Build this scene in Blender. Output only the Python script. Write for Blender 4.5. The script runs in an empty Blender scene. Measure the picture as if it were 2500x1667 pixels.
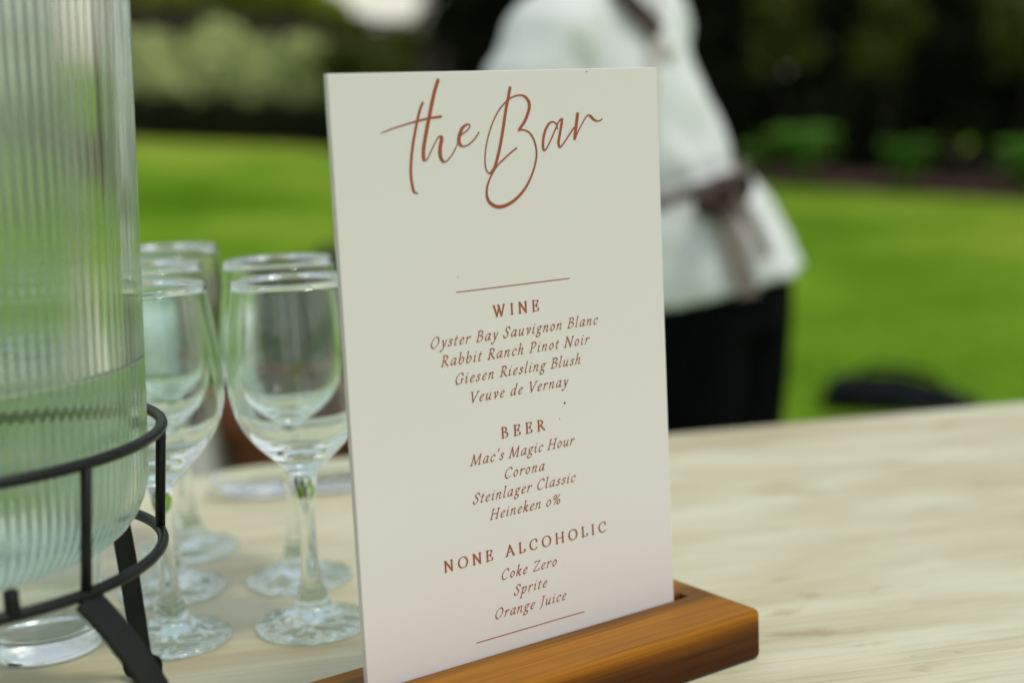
import bpy, math, random
import numpy as np
from mathutils import Vector, Matrix, noise as mnoise
SC = bpy.context.scene
COL = SC.collection
R = math.radians

# ------------------------------------------------------------------ camera, sky, sun, exposure
T = 0.88                                   # table top height
CAM_Z = T + 0.3167
PITCH, ROLL = 0.1569, 0.042
cam = bpy.data.cameras.new('camera')
cam_ob = bpy.data.objects.new('camera', cam); COL.objects.link(cam_ob)
cf = Vector((0, math.cos(PITCH), -math.sin(PITCH)))
cu0 = Vector((0, math.sin(PITCH), math.cos(PITCH))); cr0 = Vector((1, 0, 0))
cr = cr0 * math.cos(ROLL) - cu0 * math.sin(ROLL)
cu = cr0 * math.sin(ROLL) + cu0 * math.cos(ROLL)
cam_ob.matrix_world = Matrix(((cr.x, cu.x, -cf.x, 0), (cr.y, cu.y, -cf.y, 0), (cr.z, cu.z, -cf.z, CAM_Z), (0, 0, 0, 1)))
cam.lens = 50; cam.sensor_width = 36; cam.clip_start = 0.02; cam.clip_end = 2000
cam.dof.use_dof = True; cam.dof.focus_distance = 0.765; cam.dof.aperture_fstop = 3.0
SC.camera = cam_ob

SUN_EL, SUN_AZ = R(66), R(115)              # azimuth measured from +y towards +x
w = bpy.data.worlds.new('World'); SC.world = w; w.use_nodes = True
nt = w.node_tree; nt.nodes.clear()
sky = nt.nodes.new('ShaderNodeTexSky'); sky.sky_type = 'NISHITA'; sky.sun_disc = False
sky.sun_elevation = SUN_EL; sky.sun_rotation = SUN_AZ
sky.air_density = 2.0; sky.dust_density = 0.8; sky.ozone_density = 1.0
bg = nt.nodes.new('ShaderNodeBackground'); bg.inputs['Strength'].default_value = 0.15
wo = nt.nodes.new('ShaderNodeOutputWorld')
hs = nt.nodes.new('ShaderNodeHueSaturation'); hs.inputs['Saturation'].default_value = .4
nt.links.new(sky.outputs[0], hs.inputs['Color']); nt.links.new(hs.outputs[0], bg.inputs[0]); nt.links.new(bg.outputs[0], wo.inputs[0])

sl = bpy.data.lights.new('sun', 'SUN'); sl.energy = 1.25; sl.angle = R(11); sl.color = (1.0, 0.945, 0.78)
sun = bpy.data.objects.new('sun', sl); COL.objects.link(sun)
sd = Vector((math.sin(SUN_AZ) * math.cos(SUN_EL), math.cos(SUN_AZ) * math.cos(SUN_EL), math.sin(SUN_EL)))
sun.rotation_euler = sd.to_track_quat('Z', 'Y').to_euler(); sun.location = (4, 4, 9)

SC.view_settings.view_transform = 'Standard'; SC.view_settings.look = 'None'
SC.view_settings.exposure = -0.14; SC.view_settings.gamma = 1.0
cy = SC.cycles
cy.max_bounces = 900; cy.transmission_bounces = 900; cy.glossy_bounces = 900; cy.diffuse_bounces = 4
cy.sample_clamp_indirect = 6.0; cy.use_denoising = True

# ------------------------------------------------------------------ helpers
def link(name, verts, faces, mat=None, parent=None, smooth=False):
    me = bpy.data.meshes.new(name); me.from_pydata([tuple(v) for v in verts], [], faces); me.update()
    if smooth: me.polygons.foreach_set('use_smooth', [True] * len(me.polygons))
    o = bpy.data.objects.new(name, me); COL.objects.link(o)
    if mat: me.materials.append(mat)
    if parent: o.parent = parent
    return o
def empty(name, loc=(0, 0, 0), rz=0.0):
    o = bpy.data.objects.new(name, None); COL.objects.link(o); o.location = loc; o.rotation_euler = (0, 0, rz)
    o.empty_display_size = 0.05
    return o
def tag(o, label=None, cat=None, group=None, kind=None):
    for k, v in (('label', label), ('category', cat), ('group', group), ('kind', kind)):
        if v: o[k] = v
    return o
class MB:
    def __init__(s): s.v = []; s.f = []
    def add(s, v, f):
        n = len(s.v); s.v += [tuple(p) for p in v]; s.f += [tuple(i + n for i in q) for q in f]; return s
    def box(s, x0, x1, y0, y1, z0, z1):
        return s.add([(x0,y0,z0),(x1,y0,z0),(x1,y1,z0),(x0,y1,z0),(x0,y0,z1),(x1,y0,z1),(x1,y1,z1),(x0,y1,z1)],
                     [(3,2,1,0),(4,5,6,7),(0,1,5,4),(1,2,6,5),(2,3,7,6),(3,0,4,7)])
    def tube(s, pts, rad, n=10, closed=False, cap=True):
        pts = [Vector(p) for p in pts]; m = len(pts); rs = rad if isinstance(rad, (list, tuple)) else [rad] * m
        V = []; F = []; prev = None
        for i, p in enumerate(pts):
            if closed: d = (pts[(i + 1) % m] - pts[i - 1]).normalized()
            else: d = (pts[min(i + 1, m - 1)] - pts[max(i - 1, 0)]).normalized()
            a = (Vector((0, 0, 1)) if abs(d.z) < .9 else Vector((1, 0, 0))) if prev is None else prev
            a = (a - d * a.dot(d)).normalized(); prev = a; b = d.cross(a)
            for k in range(n):
                t = 2 * math.pi * k / n; V.append(p + (a * math.cos(t) + b * math.sin(t)) * rs[i])
        for i in range(m if closed else m - 1):
            j = (i + 1) % m
            for k in range(n): F.append((i*n+k, i*n+(k+1) % n, j*n+(k+1) % n, j*n+k))
        if not closed and cap: F.append(tuple(range(n - 1, -1, -1))); F.append(tuple((m-1)*n+k for k in range(n)))
        return s.add(V, F)
    def lathe(s, prof, n=64, c=(0, 0), close=False):
        V = []; F = []; m = len(prof)
        for r, z in prof:
            for k in range(n):
                t = 2 * math.pi * k / n; V.append((c[0] + r * math.cos(t), c[1] + r * math.sin(t), z))
        for i in range(m if close else m - 1):
            j = (i + 1) % m
            for k in range(n): F.append((i*n+k, i*n+(k+1) % n, j*n+(k+1) % n, j*n+k))
        return s.add(V, F)
    def ribbon(s, pts, wid, thick, side):
        """flat strip along pts, width along 'side' direction, given thickness"""
        pts = [Vector(p) for p in pts]; V = []; F = []; m = len(pts); side = Vector(side).normalized()
        for i, p in enumerate(pts):
            d = (pts[min(i + 1, m - 1)] - pts[max(i - 1, 0)]).normalized()
            sd_ = (side - d * side.dot(d)).normalized(); nn = d.cross(sd_)
            for a, b in ((-1, -1), (1, -1), (1, 1), (-1, 1)): V.append(p + sd_ * a * wid / 2 + nn * b * thick / 2)
        for i in range(m - 1):
            for k in range(4): F.append((i*4+k, i*4+(k+1) % 4, i*4+4+(k+1) % 4, i*4+4+k))
        F.append((3, 2, 1, 0)); F.append(tuple((m-1)*4+k for k in range(4)))
        return s.add(V, F)
    def build(s, name, mat=None, parent=None, smooth=False): return link(name, s.v, s.f, mat, parent, smooth)
def fixnormals(o):
    import bmesh
    bm = bmesh.new(); bm.from_mesh(o.data); bmesh.ops.recalc_face_normals(bm, faces=bm.faces); bm.to_mesh(o.data); bm.free()
    return o
def bevel(o, w_, seg=3, ang=35):
    m = o.modifiers.new('bevel', 'BEVEL'); m.width = w_; m.segments = seg; m.limit_method = 'ANGLE'; m.angle_limit = R(ang)
    return o
def copy_tree(o, parent=None):
    c = o.copy(); COL.objects.link(c)
    if parent: c.parent = parent
    for ch in list(o.children): copy_tree(ch, c)
    return c
def smoothstep(a, b, x):
    t = min(1, max(0, (x - a) / (b - a))); return t * t * (3 - 2 * t)

# ------------------------------------------------------------------ materials
def mat(name, col=(.8, .8, .8), rough=.5, **kw):
    m = bpy.data.materials.new(name); m.use_nodes = True
    b = m.node_tree.nodes['Principled BSDF']
    b.inputs['Base Color'].default_value = (*col, 1); b.inputs['Roughness'].default_value = rough
    for k, v in kw.items(): b.inputs[k.replace('_', ' ')].default_value = v
    return m
def nd(m, t, **kw):
    n = m.node_tree.nodes.new(t)
    for k, v in kw.items(): setattr(n, k, v)
    return n
def lk(m, a, b): m.node_tree.links.new(a, b)
def bsdf(m): return m.node_tree.nodes['Principled BSDF']
def ramp(m, stops):
    r_ = nd(m, 'ShaderNodeValToRGB'); e = r_.color_ramp.elements
    while len(e) < len(stops): e.new(.5)
    for i, (p, c) in enumerate(stops): e[i].position = p; e[i].color = (*c, 1)
    return r_
def noise_mat(name, stops, scale=(1, 1, 1), nscale=5, detail=6, rough=.6, dist=0, bump=0, bscale=None, nrough=.55, **kw):
    m = mat(name, (1, 1, 1), rough, **kw)
    tc = nd(m, 'ShaderNodeTexCoord'); mp = nd(m, 'ShaderNodeMapping'); mp.inputs['Scale'].default_value = scale
    lk(m, tc.outputs['Object'], mp.inputs[0])
    n = nd(m, 'ShaderNodeTexNoise'); n.inputs['Scale'].default_value = nscale; n.inputs['Detail'].default_value = detail
    n.inputs['Distortion'].default_value = dist; n.inputs['Roughness'].default_value = nrough
    lk(m, mp.outputs[0], n.inputs['Vector'])
    r_ = ramp(m, stops); lk(m, n.outputs['Fac'], r_.inputs[0]); lk(m, r_.outputs[0], bsdf(m).inputs['Base Color'])
    if bump:
        b = nd(m, 'ShaderNodeBump'); b.inputs['Strength'].default_value = bump; b.inputs['Distance'].default_value = .01
        n2 = nd(m, 'ShaderNodeTexNoise'); n2.inputs['Scale'].default_value = bscale or nscale; n2.inputs['Detail'].default_value = 8
        lk(m, mp.outputs[0], n2.inputs['Vector']); lk(m, n2.outputs['Fac'], b.inputs['Height']); lk(m, b.outputs[0], bsdf(m).inputs['Normal'])
    return m

def leaf_mat(name, c1, c2, rough=.65, trans=0.):
    m = mat(name, c1, rough, Specular_IOR_Level=.08)
    oi = nd(m, 'ShaderNodeTexCoord'); n = nd(m, 'ShaderNodeTexNoise'); n.inputs['Scale'].default_value = 2.2; n.inputs['Detail'].default_value = 4
    lk(m, oi.outputs['Object'], n.inputs['Vector'])
    r_ = ramp(m, [(.3, c1), (.7, c2)]); lk(m, n.outputs['Fac'], r_.inputs[0]); lk(m, r_.outputs[0], bsdf(m).inputs['Base Color'])
    if trans:      # thin leaves let some light through
        tb = nd(m, 'ShaderNodeBsdfTranslucent'); lk(m, r_.outputs[0], tb.inputs['Color']); ms = nd(m, 'ShaderNodeMixShader'); ms.inputs[0].default_value = trans
        lk(m, bsdf(m).outputs[0], ms.inputs[1]); lk(m, tb.outputs[0], ms.inputs[2]); lk(m, ms.outputs[0], m.node_tree.nodes['Material Output'].inputs[0])
    return m

def glass_mat(name, col, ior=1.5, rough=0.0):
    m = mat(name, col, rough); b = bsdf(m)
    b.inputs['Transmission Weight'].default_value = 1; b.inputs['IOR'].default_value = ior
    return m

M = {}
M['sign'] = mat('card_white', (.795, .762, .75), .55)
M['ink'] = mat('brown_ink', (.36, .088, .036), .6)
M['speck'] = mat('dark_speck', (.03, .012, .01), .6)
M['glass'] = glass_mat('clear_glass', (.925, .975, .955))
M['jarglass'] = glass_mat('greenish_jar_glass', (.845, .92, .855), 1.5, .02)
bsdf(M['jarglass']).inputs['Transmission Weight'].default_value = .965
def wavy(m, sc, st):
    tc = nd(m, 'ShaderNodeTexCoord'); n = nd(m, 'ShaderNodeTexNoise'); n.inputs['Scale'].default_value = sc; n.inputs['Detail'].default_value = 1.5
    b = nd(m, 'ShaderNodeBump'); b.inputs['Strength'].default_value = st; b.inputs['Distance'].default_value = .004
    lk(m, tc.outputs['Object'], n.inputs['Vector']); lk(m, n.outputs['Fac'], b.inputs['Height']); lk(m, b.outputs[0], bsdf(m).inputs['Normal']); return m
M['footglass'] = wavy(glass_mat('pressed_foot_glass', (.86, .968, .925)), 75, .9)
M['water'] = glass_mat('water', (.92, .958, .94), 1.333)
M['black_metal'] = noise_mat('black_powder_coat', [(.3, (.005, .007, .006)), (.7, (.010, .012, .011))], nscale=60, rough=.38, Specular_IOR_Level=.22)
M['rubber'] = mat('black_rubber', (.007, .007, .007), .8, Specular_IOR_Level=.1)
M['shirt'] = noise_mat('white_linen', [(.3, (.74, .775, .765)), (.7, (.80, .82, .81))], nscale=14, rough=.85, bump=.15, bscale=160)
M['apron'] = noise_mat('brown_apron_cloth', [(.3, (.040, .022, .018)), (.7, (.07, .042, .034))], nscale=20, rough=.85)
M['apron_tail'] = noise_mat('faded_brown_apron_tie', [(.3, (.15, .12, .095)), (.7, (.24, .20, .165))], nscale=20, rough=.85)
M['apron_strap'] = noise_mat('pale_brown_apron_strap', [(.3, (.50, .46, .41)), (.7, (.60, .56, .50))], nscale=20, rough=.85)
M['trousers'] = noise_mat('black_trouser_cloth', [(.3, (.0025, .003, .004)), (.7, (.004, .005, .006))], nscale=16, rough=.9, Specular_IOR_Level=.05)
M['skin'] = noise_mat('skin', [(.3, (.50, .29, .21)), (.7, (.58, .35, .26))], nscale=9, rough=.5)
M['hair'] = noise_mat('dark_brown_hair', [(.3, (.025, .014, .009)), (.7, (.06, .035, .02))], scale=(1, 1, .15), nscale=60, rough=.45)
M['shoe'] = mat('black_shoe_leather', (.012, .012, .013), .4)

# pale scrubbed bench wood, grain along local x
def table_wood():
    m = mat('pale_bench_wood', (1, 1, 1), .5)
    tc = nd(m, 'ShaderNodeTexCoord')
    def noise(scale, ns, det, dist=0.):
        mp = nd(m, 'ShaderNodeMapping'); mp.inputs['Scale'].default_value = scale; lk(m, tc.outputs['Object'], mp.inputs[0])
        n = nd(m, 'ShaderNodeTexNoise'); n.inputs['Scale'].default_value = ns; n.inputs['Detail'].default_value = det
        n.inputs['Distortion'].default_value = dist; lk(m, mp.outputs[0], n.inputs['Vector']); return n
    big = noise((.8, 2.7, 3), 3.4, 6, 1.3)
    rb = ramp(m, [(.30, (.57, .50, .315)), (.44, (.65, .60, .395)), (.54, (.71, .675, .465)), (.70, (.745, .73, .53))])
    lk(m, big.outputs['Fac'], rb.inputs[0])
    fine = noise((1.2, 34, 10), 7, 8, .5)
    rf = ramp(m, [(.32, (.74, .71, .64)), (.52, (1, 1, 1)), (.75, (1.0, 1.0, 1.0))]); lk(m, fine.outputs['Fac'], rf.inputs[0])
    mx = nd(m, 'ShaderNodeMix', data_type='RGBA', blend_type='MULTIPLY'); mx.inputs[0].default_value = .55
    lk(m, rb.outputs[0], mx.inputs[6]); lk(m, rf.outputs[0], mx.inputs[7])
    # knots and grey bruises
    kn = noise((2.6, 7.5, 4), 2.6, 3, 1.6)
    rk = ramp(m, [(.61, (1, 1, 1)), (.67, (.84, .80, .70)), (.74, (.62, .56, .44))]); lk(m, kn.outputs['Fac'], rk.inputs[0])
    mx2 = nd(m, 'ShaderNodeMix', data_type='RGBA', blend_type='MULTIPLY'); mx2.inputs[0].default_value = .8
    lk(m, mx.outputs[2], mx2.inputs[6]); lk(m, rk.outputs[0], mx2.inputs[7])
    # thin dark hairline cracks
    ck = noise((1.5, 22, 6), 2.3, 2, 2.2)
    rc = ramp(m, [(.664, (1, 1, 1)), (.668, (.22, .18, .12)), (.672, (1, 1, 1))]); lk(m, ck.outputs['Fac'], rc.inputs[0])
    mx3 = nd(m, 'ShaderNodeMix', data_type='RGBA', blend_type='MULTIPLY'); mx3.inputs[0].default_value = .55
    lk(m, mx2.outputs[2], mx3.inputs[6]); lk(m, rc.outputs[0], mx3.inputs[7])
    lk(m, mx3.outputs[2], bsdf(m).inputs['Base Color'])
    b = nd(m, 'ShaderNodeBump'); b.inputs['Strength'].default_value = .18; b.inputs['Distance'].default_value = .002
    lk(m, fine.outputs['Fac'], b.inputs['Height']); lk(m, b.outputs[0], bsdf(m).inputs['Normal'])
    return m
M['table'] = table_wood()
def block_wood():
    m = mat('oiled_acacia', (1, 1, 1), .45, Specular_IOR_Level=.13)
    tc = nd(m, 'ShaderNodeTexCoord')
    def noise(scale, ns, det, dist=0.):
        mp = nd(m, 'ShaderNodeMapping'); mp.inputs['Scale'].default_value = scale; lk(m, tc.outputs['Object'], mp.inputs[0])
        n = nd(m, 'ShaderNodeTexNoise'); n.inputs['Scale'].default_value = ns; n.inputs['Detail'].default_value = det
        n.inputs['Distortion'].default_value = dist; lk(m, mp.outputs[0], n.inputs['Vector']); return n
    # wood bands by height and depth: dark low front, orange above, darker near slot
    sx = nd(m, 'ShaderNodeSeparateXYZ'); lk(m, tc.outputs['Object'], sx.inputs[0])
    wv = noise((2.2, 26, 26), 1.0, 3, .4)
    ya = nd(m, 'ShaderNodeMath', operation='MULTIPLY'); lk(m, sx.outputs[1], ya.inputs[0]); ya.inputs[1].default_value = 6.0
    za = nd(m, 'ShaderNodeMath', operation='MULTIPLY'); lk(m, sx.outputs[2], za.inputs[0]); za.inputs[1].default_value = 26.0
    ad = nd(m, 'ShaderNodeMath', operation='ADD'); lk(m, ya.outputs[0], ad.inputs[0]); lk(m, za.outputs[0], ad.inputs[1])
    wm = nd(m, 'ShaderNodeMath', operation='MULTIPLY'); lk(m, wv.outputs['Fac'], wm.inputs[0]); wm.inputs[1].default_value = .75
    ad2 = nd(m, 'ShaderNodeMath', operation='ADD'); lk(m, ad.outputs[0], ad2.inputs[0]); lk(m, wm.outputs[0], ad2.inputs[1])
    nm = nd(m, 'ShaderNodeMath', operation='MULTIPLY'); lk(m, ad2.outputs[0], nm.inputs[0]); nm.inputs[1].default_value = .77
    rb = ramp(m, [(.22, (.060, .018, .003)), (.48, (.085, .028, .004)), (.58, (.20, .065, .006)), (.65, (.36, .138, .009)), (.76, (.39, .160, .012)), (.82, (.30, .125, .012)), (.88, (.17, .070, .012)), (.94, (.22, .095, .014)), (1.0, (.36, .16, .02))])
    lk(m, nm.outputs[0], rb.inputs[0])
    fine = noise((7, 330, 330), 1.6, 7, .3)
    rf = ramp(m, [(.30, (.55, .48, .40)), (.48, (.93, .91, .88)), (.7, (1, 1, 1))]); lk(m, fine.outputs['Fac'], rf.inputs[0])
    mx = nd(m, 'ShaderNodeMix', data_type='RGBA', blend_type='MULTIPLY'); mx.inputs[0].default_value = .85
    lk(m, rb.outputs[0], mx.inputs[6]); lk(m, rf.outputs[0], mx.inputs[7]); lk(m, mx.outputs[2], bsdf(m).inputs['Base Color'])
    b = nd(m, 'ShaderNodeBump'); b.inputs['Strength'].default_value = .12; b.inputs['Distance'].default_value = .001
    lk(m, fine.outputs['Fac'], b.inputs['Height']); lk(m, b.outputs[0], bsdf(m).inputs['Normal'])
    return m
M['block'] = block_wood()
M['slot'] = mat('charred_slot', (.008, .006, .005), .9)  # near-black colour stands for the shade inside the slot
M['lawn'] = noise_mat('lawn', [(.34, (.085, .195, .010)), (.5, (.17, .30, .022)), (.66, (.33, .42, .058))], nscale=.30, detail=6, rough=1.0, bump=.5, bscale=40, Specular_IOR_Level=.0)
M['grass'] = noise_mat('grass_blades', [(.34, (.08, .20, .008)), (.66, (.29, .39, .04))], nscale=.30, rough=1.0, Specular_IOR_Level=.0)
M['mulch'] = noise_mat('bark_mulch', [(.3, (.045, .020, .012)), (.7, (.105, .048, .03))], nscale=30, rough=.95, bump=.8)
M['sage'] = leaf_mat('sage_leaves', (.52, .60, .24), (.72, .77, .38), trans=.15)
M['darkleaf'] = leaf_mat('dark_evergreen_leaves', (.011, .015, .008), (.030, .038, .014))
M['boxleaf'] = leaf_mat('dark_box_leaves', (.018, .024, .010), (.040, .050, .018))  # leaf colour kept dark to pass for shade below the sage shrubs
M['oliveleaf'] = leaf_mat('olive_leaves', (.06, .075, .016), (.15, .17, .035), trans=.35)
M['limeleaf'] = leaf_mat('lime_leaves', (.30, .40, .02), (.44, .50, .05), trans=.45)
M['hostaleaf'] = leaf_mat('fresh_green_leaves', (.13, .35, .05), (.32, .54, .11), trans=.3)
M['potleaf'] = leaf_mat('deep_grey_green_leaves', (.022, .034, .018), (.05, .066, .036))
M['bark'] = noise_mat('bark', [(.3, (.012, .009, .006)), (.7, (.028, .02, .014))], scale=(1, 1, .2), nscale=18, rough=.9, bump=.6)
M['fence'] = noise_mat('dark_stained_timber', [(.3, (.026, .018, .010)), (.7, (.048, .034, .019))], scale=(6, 6, .4), nscale=6, rough=.85)
M['terracotta'] = noise_mat('terracotta', [(.3, (.17, .050, .020)), (.7, (.26, .085, .036))], nscale=7, rough=.85)
M['soil'] = noise_mat('soil', [(.3, (.015, .010, .007)), (.7, (.04, .028, .02))], nscale=30, rough=.95)
M['cloth'] = noise_mat('white_tablecloth', [(.3, (.66, .68, .67)), (.7, (.76, .78, .77))], nscale=8, rough=.85)
M['bag'] = noise_mat('black_nylon', [(.3, (.004, .006, .007)), (.7, (.009, .011, .013))], nscale=12, rough=.8, Specular_IOR_Level=.08)
M['tableleg'] = noise_mat('pale_leg_wood', [(.3, (.40, .32, .19)), (.7, (.56, .48, .31))], scale=(1, 1, .1), nscale=30, rough=.6)

# ------------------------------------------------------------------ ground
def ground_z(x, y):
    k = min(.085, max(0., .045 - .006 * x))
    return k * max(0., y - 8.0) if y < 60 else k * 52.0
BED = [(-60, 21.6), (-12, 21.9), (-5.5, 21.8), (-2.8, 21.6), (-.5, 20.2), (1.2, 18.8), (3.3, 17.2), (5.55, 14.8), (8.0, 12.6), (12, 10), (60, -10)]
def bed_y(x): return float(np.interp(x, [p[0] for p in BED], [p[1] for p in BED]))

def make_ground():
    xs = list(np.concatenate([np.linspace(-400, -30, 14), np.linspace(-28, 28, 113), np.linspace(30, 400, 14)]))
    ys = list(np.concatenate([np.linspace(-200, -8, 10), np.linspace(-7, 45, 105), np.linspace(48, 600, 16)]))
    V = [(x, y, ground_z(x, y)) for y in ys for x in xs]; nx = len(xs)
    F = [(j*nx+i, j*nx+i+1, (j+1)*nx+i+1, (j+1)*nx+i) for j in range(len(ys)-1) for i in range(nx-1)]
    tag(link('lawn', V, F, M['lawn'], smooth=True), kind='structure')
    # planting bed, a sheet a little above the lawn behind its curved edge
    V = []; F = []; xs2 = np.linspace(-28, 20, 97); m = 30
    for x in xs2:
        y0 = bed_y(x) + .06 * math.sin(x * 3.1)
        for k in range(m):
            y = y0 + 22.0 * k / (m - 1)
            V.append((x, y, ground_z(x, y) + .02 + .035 * mnoise.noise((x * 2, y * 2, 0)) * min(1, k) + .03 * min(1, k)))
    for i in range(len(xs2) - 1):
        for k in range(m - 1): F.append((i*m+k, (i+1)*m+k, (i+1)*m+k+1, i*m+k+1))
    tag(link('planting_bed', V, F, M['mulch'], smooth=True), kind='structure')
    # mown grass blades
    rng = np.random.default_rng(3); n = 60000
    yy = 2.0 + 15.5 * rng.random(n) ** 1.3; xx = (rng.random(n) - .5) * (3 + yy * .95)
    keep = np.array([yy[i] < bed_y(xx[i]) - .1 for i in range(n)]); xx = xx[keep]; yy = yy[keep]; n = len(xx)
    zz = np.array([ground_z(xx[i], yy[i]) for i in range(n)])
    a = rng.random(n) * 6.283; h = .02 + .025 * rng.random(n); wd = .0035 + .003 * rng.random(n); ln = (rng.random((n, 2)) - .5) * .03
    P = np.zeros((n, 3, 3)); base = np.stack([xx, yy, zz], 1); dx = np.stack([np.cos(a), np.sin(a), 0 * a], 1) * wd[:, None]
    P[:, 0] = base - dx; P[:, 1] = base + dx; P[:, 2] = base + np.stack([ln[:, 0], ln[:, 1], h], 1)
    me = bpy.data.meshes.new('grass'); me.vertices.add(3 * n); me.vertices.foreach_set('co', P.ravel())
    me.loops.add(3 * n); me.loops.foreach_set('vertex_index', np.arange(3 * n)); me.polygons.add(n)
    me.polygons.foreach_set('loop_start', np.arange(0, 3 * n, 3)); me.polygons.foreach_set('loop_total', np.full(n, 3)); me.update(); me.validate()
    me.materials.append(M['grass']); o = bpy.data.objects.new('grass', me); COL.objects.link(o)
    tag(o, 'short mown bright green grass covering the lawn', 'grass', kind='stuff')
make_ground()

# ------------------------------------------------------------------ foliage
def leaf_cloud(name, blobs, n, size, material, parent=None, seed=0, aspect=.5, shell=.38, face=False):
    """n leaf blades spread through the volume of several blobs (cx,cy,cz,rx,ry,rz), clumped"""
    rng = np.random.default_rng(seed); vol = np.array([b[3] * b[4] * b[5] for b in blobs]) ** .75; vol /= vol.sum()
    idx = rng.choice(len(blobs), n, p=vol); B = np.array(blobs)[idx]
    d = rng.normal(size=(n, 3)); d /= np.linalg.norm(d, axis=1)[:, None]; rad = rng.random(n) ** shell
    rad *= 1 + .16 * np.sin(d[:, 0] * 7 + d[:, 2] * 5 + idx) * np.cos(d[:, 1] * 6 - idx * 2)
    c = B[:, :3] + d * rad[:, None] * B[:, 3:]
    u = rng.normal(size=(n, 3)); u += d * .7; u[:, 2] += .25; u /= np.linalg.norm(u, axis=1)[:, None]
    if face:       # leaves lie flat to the outside, tilted upwards
        nn = d + .55 * rng.normal(size=(n, 3)); nn[:, 2] += .45; nn /= np.linalg.norm(nn, axis=1)[:, None]
        u = np.cross(nn, rng.normal(size=(n, 3))); u /= np.linalg.norm(u, axis=1)[:, None]
    v = np.cross(u, rng.normal(size=(n, 3))); v /= np.linalg.norm(v, axis=1)[:, None]
    if face: v = np.cross(nn, u)
    nn = np.cross(u, v)
    s = size * (.6 + .8 * rng.random(n))[:, None]
    P = np.zeros((n, 4, 3)); P[:, 0] = c - u * s; P[:, 1] = c + v * s * aspect + nn * s * .12; P[:, 2] = c + u * s; P[:, 3] = c - v * s * aspect + nn * s * .12
    me = bpy.data.meshes.new(name); me.vertices.add(4 * n); me.vertices.foreach_set('co', P.ravel())
    me.loops.add(4 * n); me.loops.foreach_set('vertex_index', np.arange(4 * n)); me.polygons.add(n)
    me.polygons.foreach_set('loop_start', np.arange(0, 4 * n, 4)); me.polygons.foreach_set('loop_total', np.full(n, 4)); me.update(); me.validate()
    me.materials.append(material); o = bpy.data.objects.new(name, me); COL.objects.link(o)
    if parent: o.parent = parent
    return o
def trunk(parent, h, r0, r1, seed, mat_=None, limbs=4):
    rr = random.Random(seed); m = MB()
    pts = [(rr.uniform(-.05, .05) * i, rr.uniform(-.05, .05) * i, h * i / 5) for i in range(6)]; pts[0] = (0, 0, -.1)
    m.tube(pts, [r0 + (r1 - r0) * i / 5 for i in range(6)], 10)
    for k in range(limbs):
        a = rr.uniform(0, 6.28); z = h * rr.uniform(.45, .9); L = h * rr.uniform(.25, .4); b = pts[min(5, int(z / h * 5))]
        m.tube([(b[0], b[1], z), (b[0] + math.cos(a) * L * .5, b[1] + math.sin(a) * L * .5, z + L * .35), (b[0] + math.cos(a) * L, b[1] + math.sin(a) * L, z + L * .8)], [r1 * .8, r1 * .5, r1 * .2], 6)
    return m.build('trunk', mat_ or M['bark'], parent, True)
def tree(name, x, y, h, rad, zlow, material, n, size, seed, label, group, cat='tree', tr=.16, flat=1.0):
    t = tag(empty(name, (x, y, ground_z(x, y))), label, cat, group); rr = random.Random(seed); bl = []
    for k in range(16):
        f = k / 15; z = zlow + (h - zlow) * f; ww = rad * (1 - .55 * abs(f - .4) ** 1.3) ; a = rr.uniform(0, 6.28); q = rr.uniform(.1, .62) * ww
        s = rr.uniform(.42, .68) * ww; bl.append((math.cos(a) * q, math.sin(a) * q, z, s, s, s * .8 * flat))
    trunk(t, h * .8, tr, tr * .35, seed); leaf_cloud('crown', bl, n, size, material, t, seed, .5, .3, material is not M['darkleaf'])
    return t

# background left: timber fence, sage shrubs, added dark bushes for shrub shade, trees behind
f_y = 24.6
fe = tag(empty('timber_fence', (0, 0, 0)), 'dark brown timber board fence behind the pale sage shrubs', 'fence')
fb = MB(); ft = MB(); xs = np.arange(-12.0, -.3, .152)
for i, x in enumerate(xs):
    g = ground_z(x, f_y); fb.box(x, x + .146, f_y - .011 - .004 * (i % 2), f_y + .011, g, g + 1.84 + .012 * math.sin(i * 2.3))
fb.build('board_panel', M['fence'], fe)
for zc in (.4, 1.5):
    m_ = MB(); m_.tube([(x, f_y + .05, ground_z(x, f_y) + zc) for x in (-12, -6, -.3)], .035, 4); m_.build('rail', M['fence'], fe)
m_ = MB(); m_.tube([(x, f_y, ground_z(x, f_y) + 1.905) for x in (-12, -6, -.3)], .045, 4); m_.build('capping', M['fence'], fe)
for x in (-11.5, -8.8, -6.1, -3.4, -.7):
    g = ground_z(x, f_y); m_ = MB(); m_.box(x - .05, x + .05, f_y + .09, f_y + .19, g, g + 2.0); m_.build('post', M['fence'], fe)

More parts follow.
